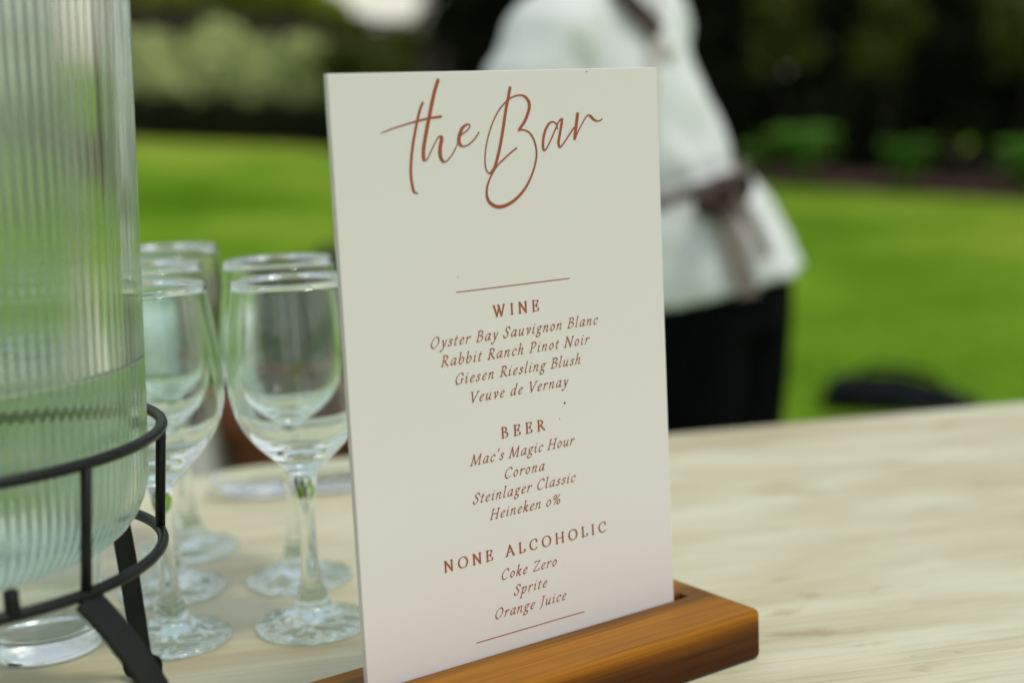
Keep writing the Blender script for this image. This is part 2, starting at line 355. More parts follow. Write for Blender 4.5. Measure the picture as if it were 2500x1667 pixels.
SAGE = [  # x, y, height, radius, label
 (-5.55, 22.9, 1.55, .62, 'pale sage shrub nearest the ribbed jar, in front of dark fence'),
 (-4.95, 22.8, 1.10, .50, 'lowest pale sage shrub in the dip between two taller ones'),
 (-4.42, 22.9, 1.80, .60, 'tallest pale sage shrub with peaked top, in front of dark fence'),
 (-3.95, 22.7, 1.62, .48, 'slim pale sage shrub right beside the tallest peaked one'),
 (-3.45, 22.9, 1.42, .62, 'broad pale sage shrub between the slim shrub and the end shrub'),
 (-2.98, 22.8, 1.66, .55, 'pale sage shrub at the end of the row, by the menu card corner'),
 (-6.5, 22.9, 1.6, .7, 'pale sage shrub seen through the ribbed jar'),
 (-7.6, 22.8, 1.45, .65, 'pale sage shrub at the far left, behind the ribbed jar')]
for i, (x, y, h, r_, lb) in enumerate(SAGE):
    t = tag(empty('sage_shrub', (x, y, ground_z(x, y))), lb, 'shrub', 'pale sage shrubs along the fence')
    rr = random.Random(40 + i); bl = [(0, 0, h * .60, r_ * .72, r_ * .72, h * .34), (rr.uniform(-.1, .1), 0, h * .86, r_ * .30, r_ * .30, h * .16)]
    for k in range(13):
        a = rr.uniform(0, 6.28); q = rr.uniform(.2, .85) * r_; s_ = rr.uniform(.2, .36); bl.append((math.cos(a) * q, math.sin(a) * q, h * rr.uniform(.35, .88), r_ * s_, r_ * s_, h * s_ * .6))
    leaf_cloud('foliage', bl, 3600, .075, M['sage'], t, 60 + i, .5, .16, True); trunk(t, h * .5, .05, .02, i, limbs=5)
EDGE = [-7.4, -6.6, -5.8, -5.05, -4.3, -3.55, -2.8, -2.05]  # added low bushes stand in for the shaded base of the sage shrubs
EDGL = ['low dark box bush behind the jar, leftmost of the row', 'low dark box bush behind the jar, second from the left', 'low dark box bush just past the edge of the jar',
        'low dark box bush under the dip in the sage shrubs', 'low dark box bush below the tallest peaked sage shrub', 'low dark box bush below the broad sage shrub',
        'low dark box bush at the end of the sage shrubs', 'low dark box bush hidden partly by the menu card top']
for i, x in enumerate(EDGE):
    y = 21.95; t = tag(empty('box_bush', (x, y, ground_z(x, y))), EDGL[i], 'bush', 'low dark box bushes edging the bed')
    leaf_cloud('foliage', [(0, 0, .34, .46, .36, .34), (.2, 0, .40, .26, .24, .26), (-.22, .05, .38, .26, .24, .28)], 2600, .04, M['boxleaf'], t, 90 + i); trunk(t, .3, .04, .02, i, limbs=3)

LIME = [(-8.9, 31, 5.8, 2.0), (-6.8, 29.0, 4.9, 1.5), (-5.0, 29.5, 4.7, 1.25), (-3.75, 28.5, 2.6, .8)]
LIML = ['lime green tree behind the fence above the jar', 'lime green tree behind the fence, second from the jar', 'lime green round tree left of the bright gap of sky', 'small lime green tree just under the bright gap of sky']
for i, (x, y, h, r_) in enumerate(LIME):
    tree('garden_tree', x, y, h, r_, 1.2, M['limeleaf'], 5000, .12, 120 + i, LIML[i], 'lime green trees behind the fence')
YT = [(4.48, 16.6, 2.35, .50, 'young olive green tree standing before the dark trees, above the middle bright plant'),
      (5.75, 15.9, 2.75, .55, 'young olive green tree before the dark trees at the right edge of the photo'),
      (3.55, 18.2, 3.0, .55, "young olive green tree before the dark trees, nearest the person's shoulder")]
for i, (x, y, h, r_, lb) in enumerate(YT):
    tree('young_tree', x, y, h, r_, 1.45, M['oliveleaf'], 800, .085, 210 + i, lb, 'young olive green trees in the border', 'tree', .03)
OL = [(-2.35, 21.9, 1.85, .6, 'olive bush beside the menu card top left corner'), (-1.6, 21.4, 1.7, .7, 'olive bush behind the top edge of the menu card')]
for i, (x, y, h, r_, lb) in enumerate(OL):
    tree('olive_bush', x, y, h, r_, .35, M['oliveleaf'], 5200, .055, 150 + i, lb, 'olive bushes behind the menu card', 'bush', .06)
DARK = [(-.35, 21.6, 6.0, 1.05, .1, "dark evergreen tree left of the person's shoulder"),
        (.9, 21.2, 7.0, 1.9, .1, 'dark evergreen tree directly behind the person'),
        (3.2, 20.6, 7.4, 2.1, .1, "dark evergreen tree just right of the person's arm"),
        (5.3, 18.8, 7.0, 2.0, .1, 'dark evergreen tree behind the middle bright green plant'),
        (7.3, 17.0, 7.2, 2.0, .1, 'dark evergreen tree behind the right bright green plant'),
        (9.3, 15.0, 7.0, 2.1, .1, 'dark evergreen tree at the right end of the border'),
        (2.2, 23.4, 8.0, 2.2, .1, 'dark evergreen tree in the second row, left of the other'),
        (5.6, 22.2, 8.0, 2.4, .1, 'dark evergreen tree in the second row, right of the other')]
for i, (x, y, h, r_, zl, lb) in enumerate(DARK):
    tree('evergreen_tree', x, y + (2.2 if i < 6 else 2.8), h, r_, .5, M['darkleaf'], 15000, .11, 170 + i, lb, 'dark evergreen trees along the border')
hd = tag(empty('evergreen_hedge', (0, 0, 0)), 'tall dark clipped hedge closing off the border behind the evergreen trees', 'hedge'); bl = []
for x in np.arange(-.6, 14.5, .8):
    y = bed_y(x) + 6.2; g = ground_z(x, y)
    for z in (.8, 2.4, 4.0, 5.4): bl.append((float(x), float(y), g + z, .95, .8, 1.15))
leaf_cloud('foliage', bl, 42000, .13, M['darkleaf'], hd, 333)
for k, x in enumerate(np.arange(-.4, 14, 2.5)):
    y = bed_y(x) + 6.2; m_ = MB(); m_.tube([(x, y, ground_z(x, y) - .1), (x + .05, y, ground_z(x, y) + 2.5), (x, y + .05, ground_z(x, y) + 4.8)], [.12, .09, .03], 8); m_.build('trunk', M['bark'], hd, True)
# bright leafy plants along the right border
HOSTA = [(3.72, 17.75, .66, .54, "bright green leafy plant nearest the person's waist"), (4.68, 16.55, .55, .40, 'bright green leafy plant in the middle of the border'),
         (5.72, 15.5, .58, .5, 'bright green leafy plant at the right edge of the photo'), (3.2, 18.1, .42, .34, 'dim green low plant half behind the sash bow'),
         (6.9, 14.4, .55, .45, 'bright green leafy plant beyond the right edge of the lawn')]
for i, (x, y, h, r_, lb) in enumerate(HOSTA):
    t = tag(empty('leafy_plant', (x, y, ground_z(x, y) + .03)), lb, 'plant', 'bright green plants along the mulch border'); rr = random.Random(i + 7)
    V = []; F = []
    for k in range(130):
        a = rr.uniform(0, 6.28); L = r_ * rr.uniform(.5, 1.05); hh = h * rr.uniform(.45, 1.05); wl = .085 + .05 * rr.random(); b = len(V)
        for s in range(6):
            f = s / 5; rad = L * f; z = hh * math.sin(min(1, f * 1.25) * 1.57) - .25 * hh * max(0, f - .6); ww = wl * math.sin(math.pi * min(1, max(.04, f * .93 + .03)))
            for sg in (-1, 1): V.append((math.cos(a) * rad - math.sin(a) * ww * sg, math.sin(a) * rad + math.cos(a) * ww * sg, z + .015))
        for s in range(5): F.append((b + 2*s, b + 2*s + 1, b + 2*s + 3, b + 2*s + 2))
    link('foliage', V, F, M['hostaleaf'], t, True)

# ------------------------------------------------------------------ things on the lawn
def lumpy_bag():
    t = tag(empty('duffel_bag', (1.52, 5.5, 0), R(-16)), 'low black bag lying on the lawn past the table edge', 'bag')
    V = []; F = []; n = 28; m = 18
    for i in range(m + 1):
        u = i / m; x = (u - .5) * .62; e = max(.02, (1 - abs(2*u - 1) ** 4)) ** .5
        hh = (.15 - .11 * u) * e; dd = .17 * e
        for k in range(n):
            a = 2 * math.pi * k / n; c, s = math.cos(a), math.sin(a)
            y = dd * math.copysign(abs(c) ** .7, c); z = hh * (.5 + .5 * math.copysign(abs(s) ** .6, s)) + .008 * math.sin(x * 31 + a * 3)
            V.append((x, y, max(0.004, z)))
    for i in range(m):
        for k in range(n): F.append((i*n+k, i*n+(k+1) % n, (i+1)*n+(k+1) % n, (i+1)*n+k))
    F.append(tuple(range(n))); F.append(tuple(m*n+k for k in range(n-1, -1, -1)))
    link('bag_body', V, F, M['bag'], t, True)
    for s in (-1, 1):
        mm = MB(); mm.tube([(-.16, s*.13, .10), (-.12, s*.10, .145), (0, s*.09, .14), (.12, s*.10, .11), (.16, s*.13, .07)], .011, 8); mm.build('handle', M['rubber'], t, True)
lumpy_bag()

def planter():
    x, y = -.47, 3.6
    t = tag(empty('terracotta_planter', (x, y, 0)), 'red brown terracotta planter behind the table, seen between the wine glasses', 'planter')
    mm = MB(); mm.lathe([(.0, .0), (.20, .0), (.22, .02), (.255, .2), (.29, .44), (.295, .46), (.325, .462), (.33, .475), (.33, .545), (.322, .556), (.29, .556), (.282, .54), (.28, .48)], 56)
    mm.build('pot', M['terracotta'], t, True)
    mm = MB(); mm.lathe([(.281, .50), (.2, .515), (.0, .52)], 40); mm.build('soil', M['soil'], t, True)
    p = tag(empty('potted_shrub', (x, y, .51)), 'dark grey green shrub growing in the terracotta planter', 'shrub')
    leaf_cloud('foliage', [(0, 0, .16, .26, .26, .15), (.14, -.05, .2, .15, .15, .15), (-.13, .02, .18, .15, .15, .14), (.02, .1, .24, .14, .14, .12), (.02, -.14, .1, .17, .12, .12)], 5200, .026, M['potleaf'], p, 5)
    trunk(p, .18, .02, .01, 3, limbs=6)
planter()
def draped_table():
    x0, x1, y0, y1, h = -1.42, -.745, 3.15, 3.62, .70
    t = tag(empty('side_table', ((x0 + x1) / 2, (y0 + y1) / 2, 0)), 'small side table under a white cloth, behind the left wine glasses', 'table')
    mm = MB(); mm.box(-.30, .30, -.2, .2, h - .03, h - .006); mm.build('table_top', M['tableleg'], t)
    for sx in (-1, 1):
        for sy in (-1, 1):
            mm = MB(); mm.box(sx*.27-.02, sx*.27+.02, sy*.17-.02, sy*.17+.02, 0, h - .03); mm.build('leg', M['tableleg'], t)
    V = []; F = []; n = 120; hw, hd = (x1 - x0) / 2, (y1 - y0) / 2
    def per(k, grow, am):
        a = 2 * math.pi * k / n; c, s = math.cos(a), math.sin(a); e = .16
        fx = hw * math.copysign(abs(c) ** e, c); fy = hd * math.copysign(abs(s) ** e, s); g = grow + am * math.sin(k * .9) * (1 + .4 * math.sin(k * .31))
        return fx * (1 + g / hw) , fy * (1 + g / hd)
    rows = [(-.04, 0, h + .004), (-.006, 0, h + .003), (0, 0, h - .004), (.004, .002, h - .05), (.01, .010, h - .2), (.02, .016, h - .4), (.03, .020, .06)]
    for g, am, z in rows:
        for k in range(n): px_, py_ = per(k, g, am); V.append((px_, py_, z))
    for i in range(len(rows) - 1):
        for k in range(n): F.append((i*n+k, i*n+(k+1) % n, (i+1)*n+(k+1) % n, (i+1)*n+k))
    c_ = len(V); V.append((0, 0, h + .004))
    for k in range(n): F.append((c_, k, (k + 1) % n))
    o = fixnormals(link('tablecloth', V, F, M['cloth'], None, True)); o.location = ((x0 + x1) / 2, (y0 + y1) / 2, 0)
    md = o.modifiers.new('thick', 'SOLIDIFY'); md.thickness = .0015; md.offset = 0
    tag(o, 'white cloth draped to the ground over the small side table', 'tablecloth')
draped_table()

# ------------------------------------------------------------------ bar table
TY = R(11.7)
te = (math.cos(TY), math.sin(TY)); tn = (-math.sin(TY), math.cos(TY))
tp = (.152, 1.378)                                       # a point on the far edge
dfar = tp[0] * tn[0] + tp[1] * tn[1]; dl = tp[0] * te[0] + tp[1] * te[1]
tab = tag(empty('bar_table', (0, 0, 0), TY), 'long pale wooden bar table carrying the menu card and glasses', 'table')
mm = MB(); mm.box(-1.35, 1.75, dfar - 1.02, dfar, T - .038, T)
bevel(mm.build('table_top', M['table'], tab), .0045, 3)
mm = MB(); mm.box(-1.25, 1.65, dfar - .92, dfar - .895, T - .14, T - .0385); mm.build('apron_rail', M['tableleg'], tab)
mm = MB(); mm.box(-1.25, 1.65, dfar - .125, dfar - .10, T - .14, T - .0385); mm.build('apron_rail', M['tableleg'], tab)
for x in (-1.2, 1.6):
    for d_ in (-.88, -.14):
        mm = MB(); mm.box(x - .035, x + .035, dfar + d_ - .035, dfar + d_ + .035, 0, T - .0385); bevel(mm.build('leg', M['tableleg'], tab), .004, 2)

# ------------------------------------------------------------------ menu card in its wooden holder
YAW = .6067; BLK = .03
e3 = Vector((math.cos(YAW), math.sin(YAW), 0)); n3 = Vector((-math.sin(YAW), math.cos(YAW), 0))
BL = Vector((-.0830, .6887, T + .03)); SH = .3104; SW0, SW1 = .0026, .2100; LEAN = .0123
cent = BL + e3 * .105
hold = tag(empty('card_holder', (cent.x, cent.y, T), YAW), 'oiled brown wooden block with a slot holding the menu card', 'card holder')
X1 = .105 + .0275; F0, F1 = -.0445, .0335; S0, S1 = -.0016, .0064     # slot from S0 to S1 (local y)
def holder_mesh():
    # block cross-section with a slot cut into the top, ends closed
    import bmesh
    xsl = .105 + .0105
    mbk = MB()
    V = []; F = []
    xs_ = [-X1, -xsl, xsl, X1]; ys_ = [F0, S0, S1, F1]
    id_ = {}
    def v(x, y, z):
        k = (round(x, 6), round(y, 6), round(z, 6))
        if k not in id_: id_[k] = len(V); V.append((x, y, z))
        return id_[k]
    zt, zs = BLK, .016
    for i in range(3):
        for j in range(3):
            x0, x1, y0, y1 = xs_[i], xs_[i+1], ys_[j], ys_[j+1]; z = zs if (i == 1 and j == 1) else zt
            F.append((v(x0, y0, z), v(x1, y0, z), v(x1, y1, z), v(x0, y1, z)))
            F.append((v(x0, y1, 0), v(x1, y1, 0), v(x1, y0, 0), v(x0, y0, 0)))
    x0, x1, y0, y1 = xs_[1], xs_[2], ys_[1], ys_[2]
    for (a, b) in (((x0, y0), (x1, y0)), ((x1, y0), (x1, y1)), ((x1, y1), (x0, y1)), ((x0, y1), (x0, y0))):
        F.append((v(*b, zt), v(*a, zt), v(*a, zs), v(*b, zs)))
    for i in range(3):
        F.append((v(xs_[i], F0, 0), v(xs_[i+1], F0, 0), v(xs_[i+1], F0, zt), v(xs_[i], F0, zt)))
        F.append((v(xs_[i+1], F1, 0), v(xs_[i], F1, 0), v(xs_[i], F1, zt), v(xs_[i+1], F1, zt)))
        F.append((v(-X1, ys_[i+1], 0), v(-X1, ys_[i], 0), v(-X1, ys_[i], zt), v(-X1, ys_[i+1], zt)))
        F.append((v(X1, ys_[i], 0), v(X1, ys_[i+1], 0), v(X1, ys_[i+1], zt), v(X1, ys_[i], zt)))
    return V, F
V, F = holder_mesh()
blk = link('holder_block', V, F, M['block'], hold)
fixnormals(blk)
# round only the outer edges
me = blk.data
bw = me.attributes.new('bevel_weight_edge', 'FLOAT', 'EDGE')
for ed in me.edges:
    a, b = me.vertices[ed.vertices[0]].co, me.vertices[ed.vertices[1]].co
    ext = lambda p: (abs(abs(p.x) - X1) < 1e-5) + (abs(p.y - F0) < 1e-5 or abs(p.y - F1) < 1e-5) + (p.z < 1e-5 or abs(p.z - BLK) < 1e-5)
    mid = (a + b) / 2
    bw.data[ed.index].value = 1.0 if ext(mid) >= 2 else 0.0
md = blk.modifiers.new('bevel', 'BEVEL'); md.width = .0036; md.segments = 4; md.limit_method = 'WEIGHT'
mm = MB(); mm.box(-.1152, .1152, S0 + .0003, S1 - .0003, .0163, .0168); mm.build('slot_lining', M['slot'], hold)  # thin dark strip paints the shade on the slot floor

# card: local x along e3, local y = depth, local z up; leaning back a touch
card = tag(empty('menu_card', (BL.x, BL.y, BL.z), YAW), 'white bar menu card with brown lettering standing in the wooden holder', 'menu card')
card.rotation_euler = (-LEAN, 0, YAW)
mm = MB(); mm.box(SW0, SW1, 0, .0042, -.0125, SH)
bevel(mm.build('card_board', M['sign'], card), .0004, 2)

# ---- lettering: pen strokes laid as thin printed ink on the card face
def spline(pts, per=7):
    if len(pts) < 3: return [tuple(p) for p in pts]
    P = [np.array(p, float) for p in pts]; out = []
    closed = np.allclose(P[0], P[-1])
    for i in range(len(P) - 1):
        p0 = P[i-1] if i > 0 else (P[-2] if closed else 2*P[0] - P[1]); p1, p2 = P[i], P[i+1]
        p3 = P[i+2] if i + 2 < len(P) else (P[1] if closed else 2*P[-1] - P[-2])
        for k in range(per):
            t = k / per; out.append(.5 * ((2*p1) + (-p0+p2)*t + (2*p0-5*p1+4*p2-p3)*t*t + (-p0+3*p1-3*p2+p3)*t**3))
    out.append(P[-1]); return [tuple(p) for p in out]
INK = [0]
def ink_stroke(m, pts, wfun, lift0):
    """pts in card mm (u right, v down); wfun(dir_u, dir_up, t)->width mm"""
    P = np.array(pts, float); n = len(P); V = []; F = []
    INK[0] += 1; lift = lift0 + (INK[0] % 12) * 6e-6
    # extend ends slightly for rounded look
    for i in range(n):
        d = P[min(i+1, n-1)] - P[max(i-1, 0)]; L = np.hypot(*d) or 1; d = d / L; nrm = np.array([-d[1], d[0]])
        wd = wfun(d[0], -d[1], i / max(1, n - 1)) / 2
        for s in (-1, 1):
            q = P[i] + nrm * wd * s; V.append((q[0] / 1000, -.00012 - lift - i * 4e-7, SH - q[1] / 1000))
    for i in range(n - 1): F.append((2*i, 2*i+1, 2*i+3, 2*i+2))
    # round end caps
    for i, sgn in ((0, -1), (n - 1, 1)):
        d = P[min(i+1, n-1)] - P[max(i-1, 0)]; L = np.hypot(*d) or 1; d = d / L; nrm = np.array([-d[1], d[0]])
        wd = wfun(d[0], -d[1], i / max(1, n - 1)) / 2; b = len(V)
        for k in range(7):
            a = math.pi * k / 6; q = P[i] + (nrm * math.cos(a) + d * sgn * math.sin(a)) * wd
            V.append((q[0] / 1000, -.00012 - lift - i * 4e-7 - 2e-6, SH - q[1] / 1000))
        F.append(tuple(range(b, b + 7)))
    m.add(V, F)

SCRIPT = {
 't': [(55.1,15.35),(53.17,18.99),(51.06,25.18),(48.43,34.19),(46.64,42.67),(45.86,50.07),(46.27,55.83),(47.24,59.35),(48.89,60.03)],
 'tbar': [(30.23,29.35),(36.93,27.37),(45.01,25.52),(51.8,24.18),(58.65,23.05),(65.54,22.49)],
 'h': [(64.88,4.48),(62.21,10.7),(59.18,20.32),(56.11,30.52),(54.08,38.46),(53.91,43.04),(55.07,43.97),(56.68,42.32),(60.49,36.45),(63.13,32.82),(64.54,32.3),(65.14,33.77),(63.94,38.34),(63.88,42.39),(65.43,45.08),(67.52,44.9),(71.21,41.59),(74.3,37.08),(76.28,33.67)],
 'e': [(75.89,34.24),(77.44,31.97),(80.36,30.34),(82.6,28.38),(82.34,27.03),(80.56,27.14),(77.99,28.79),(76.18,31.92),(75.46,35.38),(76.73,37.48),(78.81,37.99),(82.07,36.85),(85.42,34.35),(88.11,31.24)],
 'Bstem': [(109.0,9.2),(107.61,14.2),(105.79,20.07),(103.36,30.07),(100.56,40.06),(97.52,48.24),(95.13,51.68),(92.91,52.45),(91.38,50.28),(91.02,45.52),(92.36,37.9),(95.39,29.76),(99.43,22.82),(104.11,17.65),(109.44,14.24),(114.67,13.08),(118.34,13.89),(120.77,16.94),(120.56,20.53),(118.01,25.84),(114.81,29.62),(113.47,31.06)],
 'Blow': [(113.47,31.06),(116.58,31.18),(120.23,32.83),(123.01,36.87),(124.2,42.37),(123.51,47.8),(120.46,54.92),(115.54,61.91),(108.49,67.51),(101.68,70.06),(96.55,70.0),(92.35,67.32),(91.0,63.35),(91.8,58.63),(94.66,53.44),(98.57,48.89),(103.93,44.99),(108.53,41.93),(111.36,40.44)],
 'a': [(138.71,31.45),(138.31,28.99),(136.07,27.69),(133.35,28.51),(130.46,32.34),(128.87,37.73),(128.81,41.38),(130.05,42.35),(132.34,39.71),(136.12,33.78),(139.51,28.12),(141.54,26.37),(142.03,27.3),(140.35,33.96),(139.08,38.79),(139.96,41.16),(141.97,39.84),(146.1,35.42),(149.84,31.27)],
 'r': [(152.81,24.12),(151.96,28.27),(150.91,33.15),(150.29,37.44),(152.02,34.43),(155.0,30.23),(158.39,26.03),(160.03,24.98),(161.59,25.52),(163.88,27.46),(166.24,28.29),(168.26,28.05),(169.51,27.35)]}
def script_w(thin, thick, taper=0.):
    def f(du, dup, t):
        dn = max(0., -dup) ** 1.1; w_ = thin + (thick - thin) * dn
        if taper: w_ *= 1 - taper * abs(2 * t - 1) ** 3
        return w_
    return f
SW = {'t': (.75, 1.55), 'tbar': (.95, .95), 'h': (.7, 2.15), 'e': (.75, 2.1), 'Bstem': (.8, 1.85), 'Blow': (.9, 1.15), 'a': (.85, 1.6), 'r': (.75, 2.0)}
for word, keys in (('the', ('t', 'tbar', 'h', 'e')), ('Bar', ('Bstem', 'Blow', 'a', 'r'))):
    m_ = MB()
    for k in keys:
        fn = script_w(*SW[k])
        if k == 'Blow':
            fn = lambda du, dup, t: .85 + 1.05 * math.exp(-((t - .55) / .16) ** 2) + .25 * max(0, -dup)
        if k == 'tbar': fn = lambda du, dup, t: .55 + .75 * t
        ink_stroke(m_, spline(SCRIPT[k], 9), fn, 2e-5)
    m_.build('title_lettering', M['ink'], card)

IT = {  # italic skeletons, x-height 1, cap height 1.6: (advance, strokes)
 'a': (.95, [[(.72,.93),(.45,1.0),(.18,.72),(.08,.3),(.22,0),(.45,.15),(.72,.72)], [(.80,1.0),(.70,.45),(.66,.12),(.76,0),(.94,.16)]]),
 'b': (.86, [[(.06,1.68),(.22,1.75),(.14,.95),(.1,.35),(.2,.03),(.45,0),(.70,.35),(.72,.75),(.55,1.0),(.32,.85),(.14,.5)]]),
 'c': (.74, [[(.66,.80),(.60,.96),(.42,1.0),(.2,.78),(.1,.4),(.18,.08),(.36,0),(.64,.2)]]),
 'd': (.97, [[(.72,.93),(.45,1.0),(.18,.72),(.08,.3),(.22,0),(.45,.15),(.72,.72)], [(.74,1.68),(.88,1.75),(.74,.75),(.66,.12),(.76,0),(.94,.16)]]),
 'e': (.74, [[(.12,.45),(.46,.58),(.62,.82),(.48,1.0),(.24,.82),(.1,.42),(.16,.1),(.36,0),(.64,.2)]]),
 'g': (.82, [[(.5,1.0),(.22,.9),(.14,.6),(.3,.38),(.54,.5),(.62,.8),(.5,1.0)], [(.3,.38),(.14,.2),(.28,.06),(.56,-.08),(.62,-.38),(.36,-.64),(.04,-.55),(.02,-.3),(.28,.04)], [(.58,.9),(.70,1.0),(.84,1.0)]]),
 'h': (.88, [[(.10,1.68),(.26,1.75),(.14,.8),(.04,0)], [(.1,.42),(.35,.88),(.55,1.0),(.66,.82),(.56,.25),(.64,0),(.82,.16)]]),
 'i': (.44, [[(.04,.82),(.2,1.0),(.16,.6),(.1,.15),(.2,0),(.38,.16)], [(.25,1.38),(.27,1.46)]]),
 'k': (.82, [[(.10,1.68),(.26,1.75),(.14,.8),(.04,0)], [(.1,.4),(.4,.88),(.58,1.0),(.64,.85),(.45,.6),(.18,.5)], [(.26,.52),(.45,.25),(.6,0),(.8,.16)]]),
 'l': (.44, [[(.10,1.68),(.26,1.75),(.16,.8),(.1,.15),(.2,0),(.38,.16)]]),
 'n': (.9, [[(.04,.82),(.2,1.0),(.14,.5),(.06,0)], [(.12,.42),(.38,.88),(.58,1.0),(.68,.82),(.58,.22),(.66,0),(.84,.16)]]),
 'o': (.8, [[(.42,1.0),(.16,.75),(.08,.35),(.28,0),(.54,.2),(.66,.65),(.42,1.0)]]),
 'p': (.88, [[(.04,.82),(.2,1.0),(.12,.2),(.0,-.7)], [(-.14,-.7),(.16,-.7)], [(.14,.5),(.36,.92),(.58,1.0),(.72,.75),(.62,.25),(.36,0),(.14,.15)]]),
 'r': (.66, [[(.04,.82),(.2,1.0),(.14,.5),(.06,0)], [(.12,.42),(.34,.88),(.52,1.0),(.62,.88)]]),
 's': (.64, [[(.54,.84),(.38,1.0),(.18,.86),(.24,.62),(.44,.4),(.38,.08),(.16,0),(.0,.16)]]),
 't': (.5, [[(.30,1.32),(.18,.7),(.1,.15),(.2,0),(.4,.16)], [(.0,.96),(.46,1.0)]]),
 'u': (.94, [[(.04,.82),(.18,1.0),(.12,.5),(.14,.05),(.34,.05),(.68,.65)], [(.74,1.0),(.64,.4),(.62,.08),(.72,0),(.9,.16)]]),
 'v': (.78, [[(.02,.86),(.2,1.0),(.28,.6),(.3,0)], [(.3,0),(.56,.4),(.68,.8),(.58,1.0)]]),
 'y': (.8, [[(.04,.86),(.2,1.0),(.28,.5),(.38,0)], [(.74,1.0),(.56,.35),(.3,-.35),(.08,-.68),(-.1,-.56)]]),
 "'": (.34, [[(.2,1.78),(.26,1.6),(.1,1.36)]]),
 '0': (.86, [[(.44,1.0),(.16,.75),(.08,.35),(.28,0),(.58,.2),(.72,.65),(.44,1.0)]]),
 '%': (1.35, [[(.3,1.55),(.12,1.3),(.16,.95),(.34,.85),(.5,1.1),(.48,1.45),(.3,1.55)], [(.95,.72),(.76,.45),(.8,.1),(.98,0),(1.16,.25),(1.14,.6),(.95,.72)], [(1.08,1.58),(.2,0)]]),
 ' ': (.42, []),
 'O': (1.36, [[(.75,1.63),(.32,1.32),(.1,.6),(.35,.0),(.8,.13),(1.18,.8),(1.08,1.45),(.75,1.63)]]),
 'B': (1.08, [[(.34,1.6),(.18,0)], [(.12,1.56),(.62,1.62),(.9,1.35),(.72,.97),(.28,.86)], [(.5,.88),(.92,.7),(.9,.25),(.5,-.01),(.04,.03)]]),
 'S': (.92, [[(.86,1.32),(.78,1.55),(.56,1.63),(.32,1.5),(.28,1.15),(.52,.85),(.68,.5),(.52,.08),(.26,-.02),(.08,.08),(.0,.34)]]),
 'R': (1.1, [[(.34,1.6),(.18,0)], [(.02,.02),(.36,.02)], [(.12,1.56),(.62,1.62),(.88,1.3),(.7,.92),(.27,.8)], [(.5,.82),(.76,.3),(1.06,.0)]]),
 'P': (1.0, [[(.34,1.6),(.18,0)], [(.02,.02),(.36,.02)], [(.12,1.56),(.64,1.62),(.92,1.28),(.72,.82),(.27,.72)]]),
 'N': (1.42, [[(.34,1.6),(.14,0)], [(.0,.02),(.3,.02)], [(.2,1.58),(.36,1.56),(1.04,0)], [(1.28,1.6),(1.04,0)], [(1.12,1.58),(1.42,1.58)]]),
 'G': (1.3, [[(1.12,1.28),(1.06,1.5),(.8,1.63),(.4,1.4),(.12,.7),(.3,.06),(.65,-.01),(1.0,.16)], [(1.06,.72),(.98,.1)], [(.86,.72),(1.26,.72)]]),
 'V': (1.18, [[(.06,1.58),(.34,1.58)], [(.2,1.6),(.5,0)], [(.5,0),(1.16,1.6)], [(1.02,1.58),(1.32,1.58)]]),
 'M': (1.7, [[(.38,1.6),(.1,0)], [(-.04,.02),(.26,.02)], [(.38,1.6),(.72,.08)], [(.72,.08),(1.44,1.6)], [(1.44,1.6),(1.34,0)], [(1.18,.02),(1.5,.02)]]),
 'H': (1.38, [[(.34,1.6),(.16,0)], [(.02,.02),(.32,.02)], [(.2,1.58),(.5,1.58)], [(1.2,1.6),(1.02,0)], [(.88,.02),(1.18,.02)], [(1.06,1.58),(1.36,1.58)], [(.24,.82),(1.12,.82)]]),
 'C': (1.18, [[(1.1,1.28),(1.04,1.5),(.8,1.63),(.4,1.4),(.12,.7),(.3,.06),(.65,-.01),(1.0,.24)]]),
 'Z': (1.08, [[(.22,1.36),(.26,1.55),(1.02,1.56)], [(1.02,1.56),(.05,.03)], [(.05,.03),(.92,.03),(1.0,.26)]]),
 'J': (.72, [[(.34,1.58),(.7,1.58)], [(.52,1.6),(.38,.4),(.26,-.15),(-.02,-.48)]]),
}
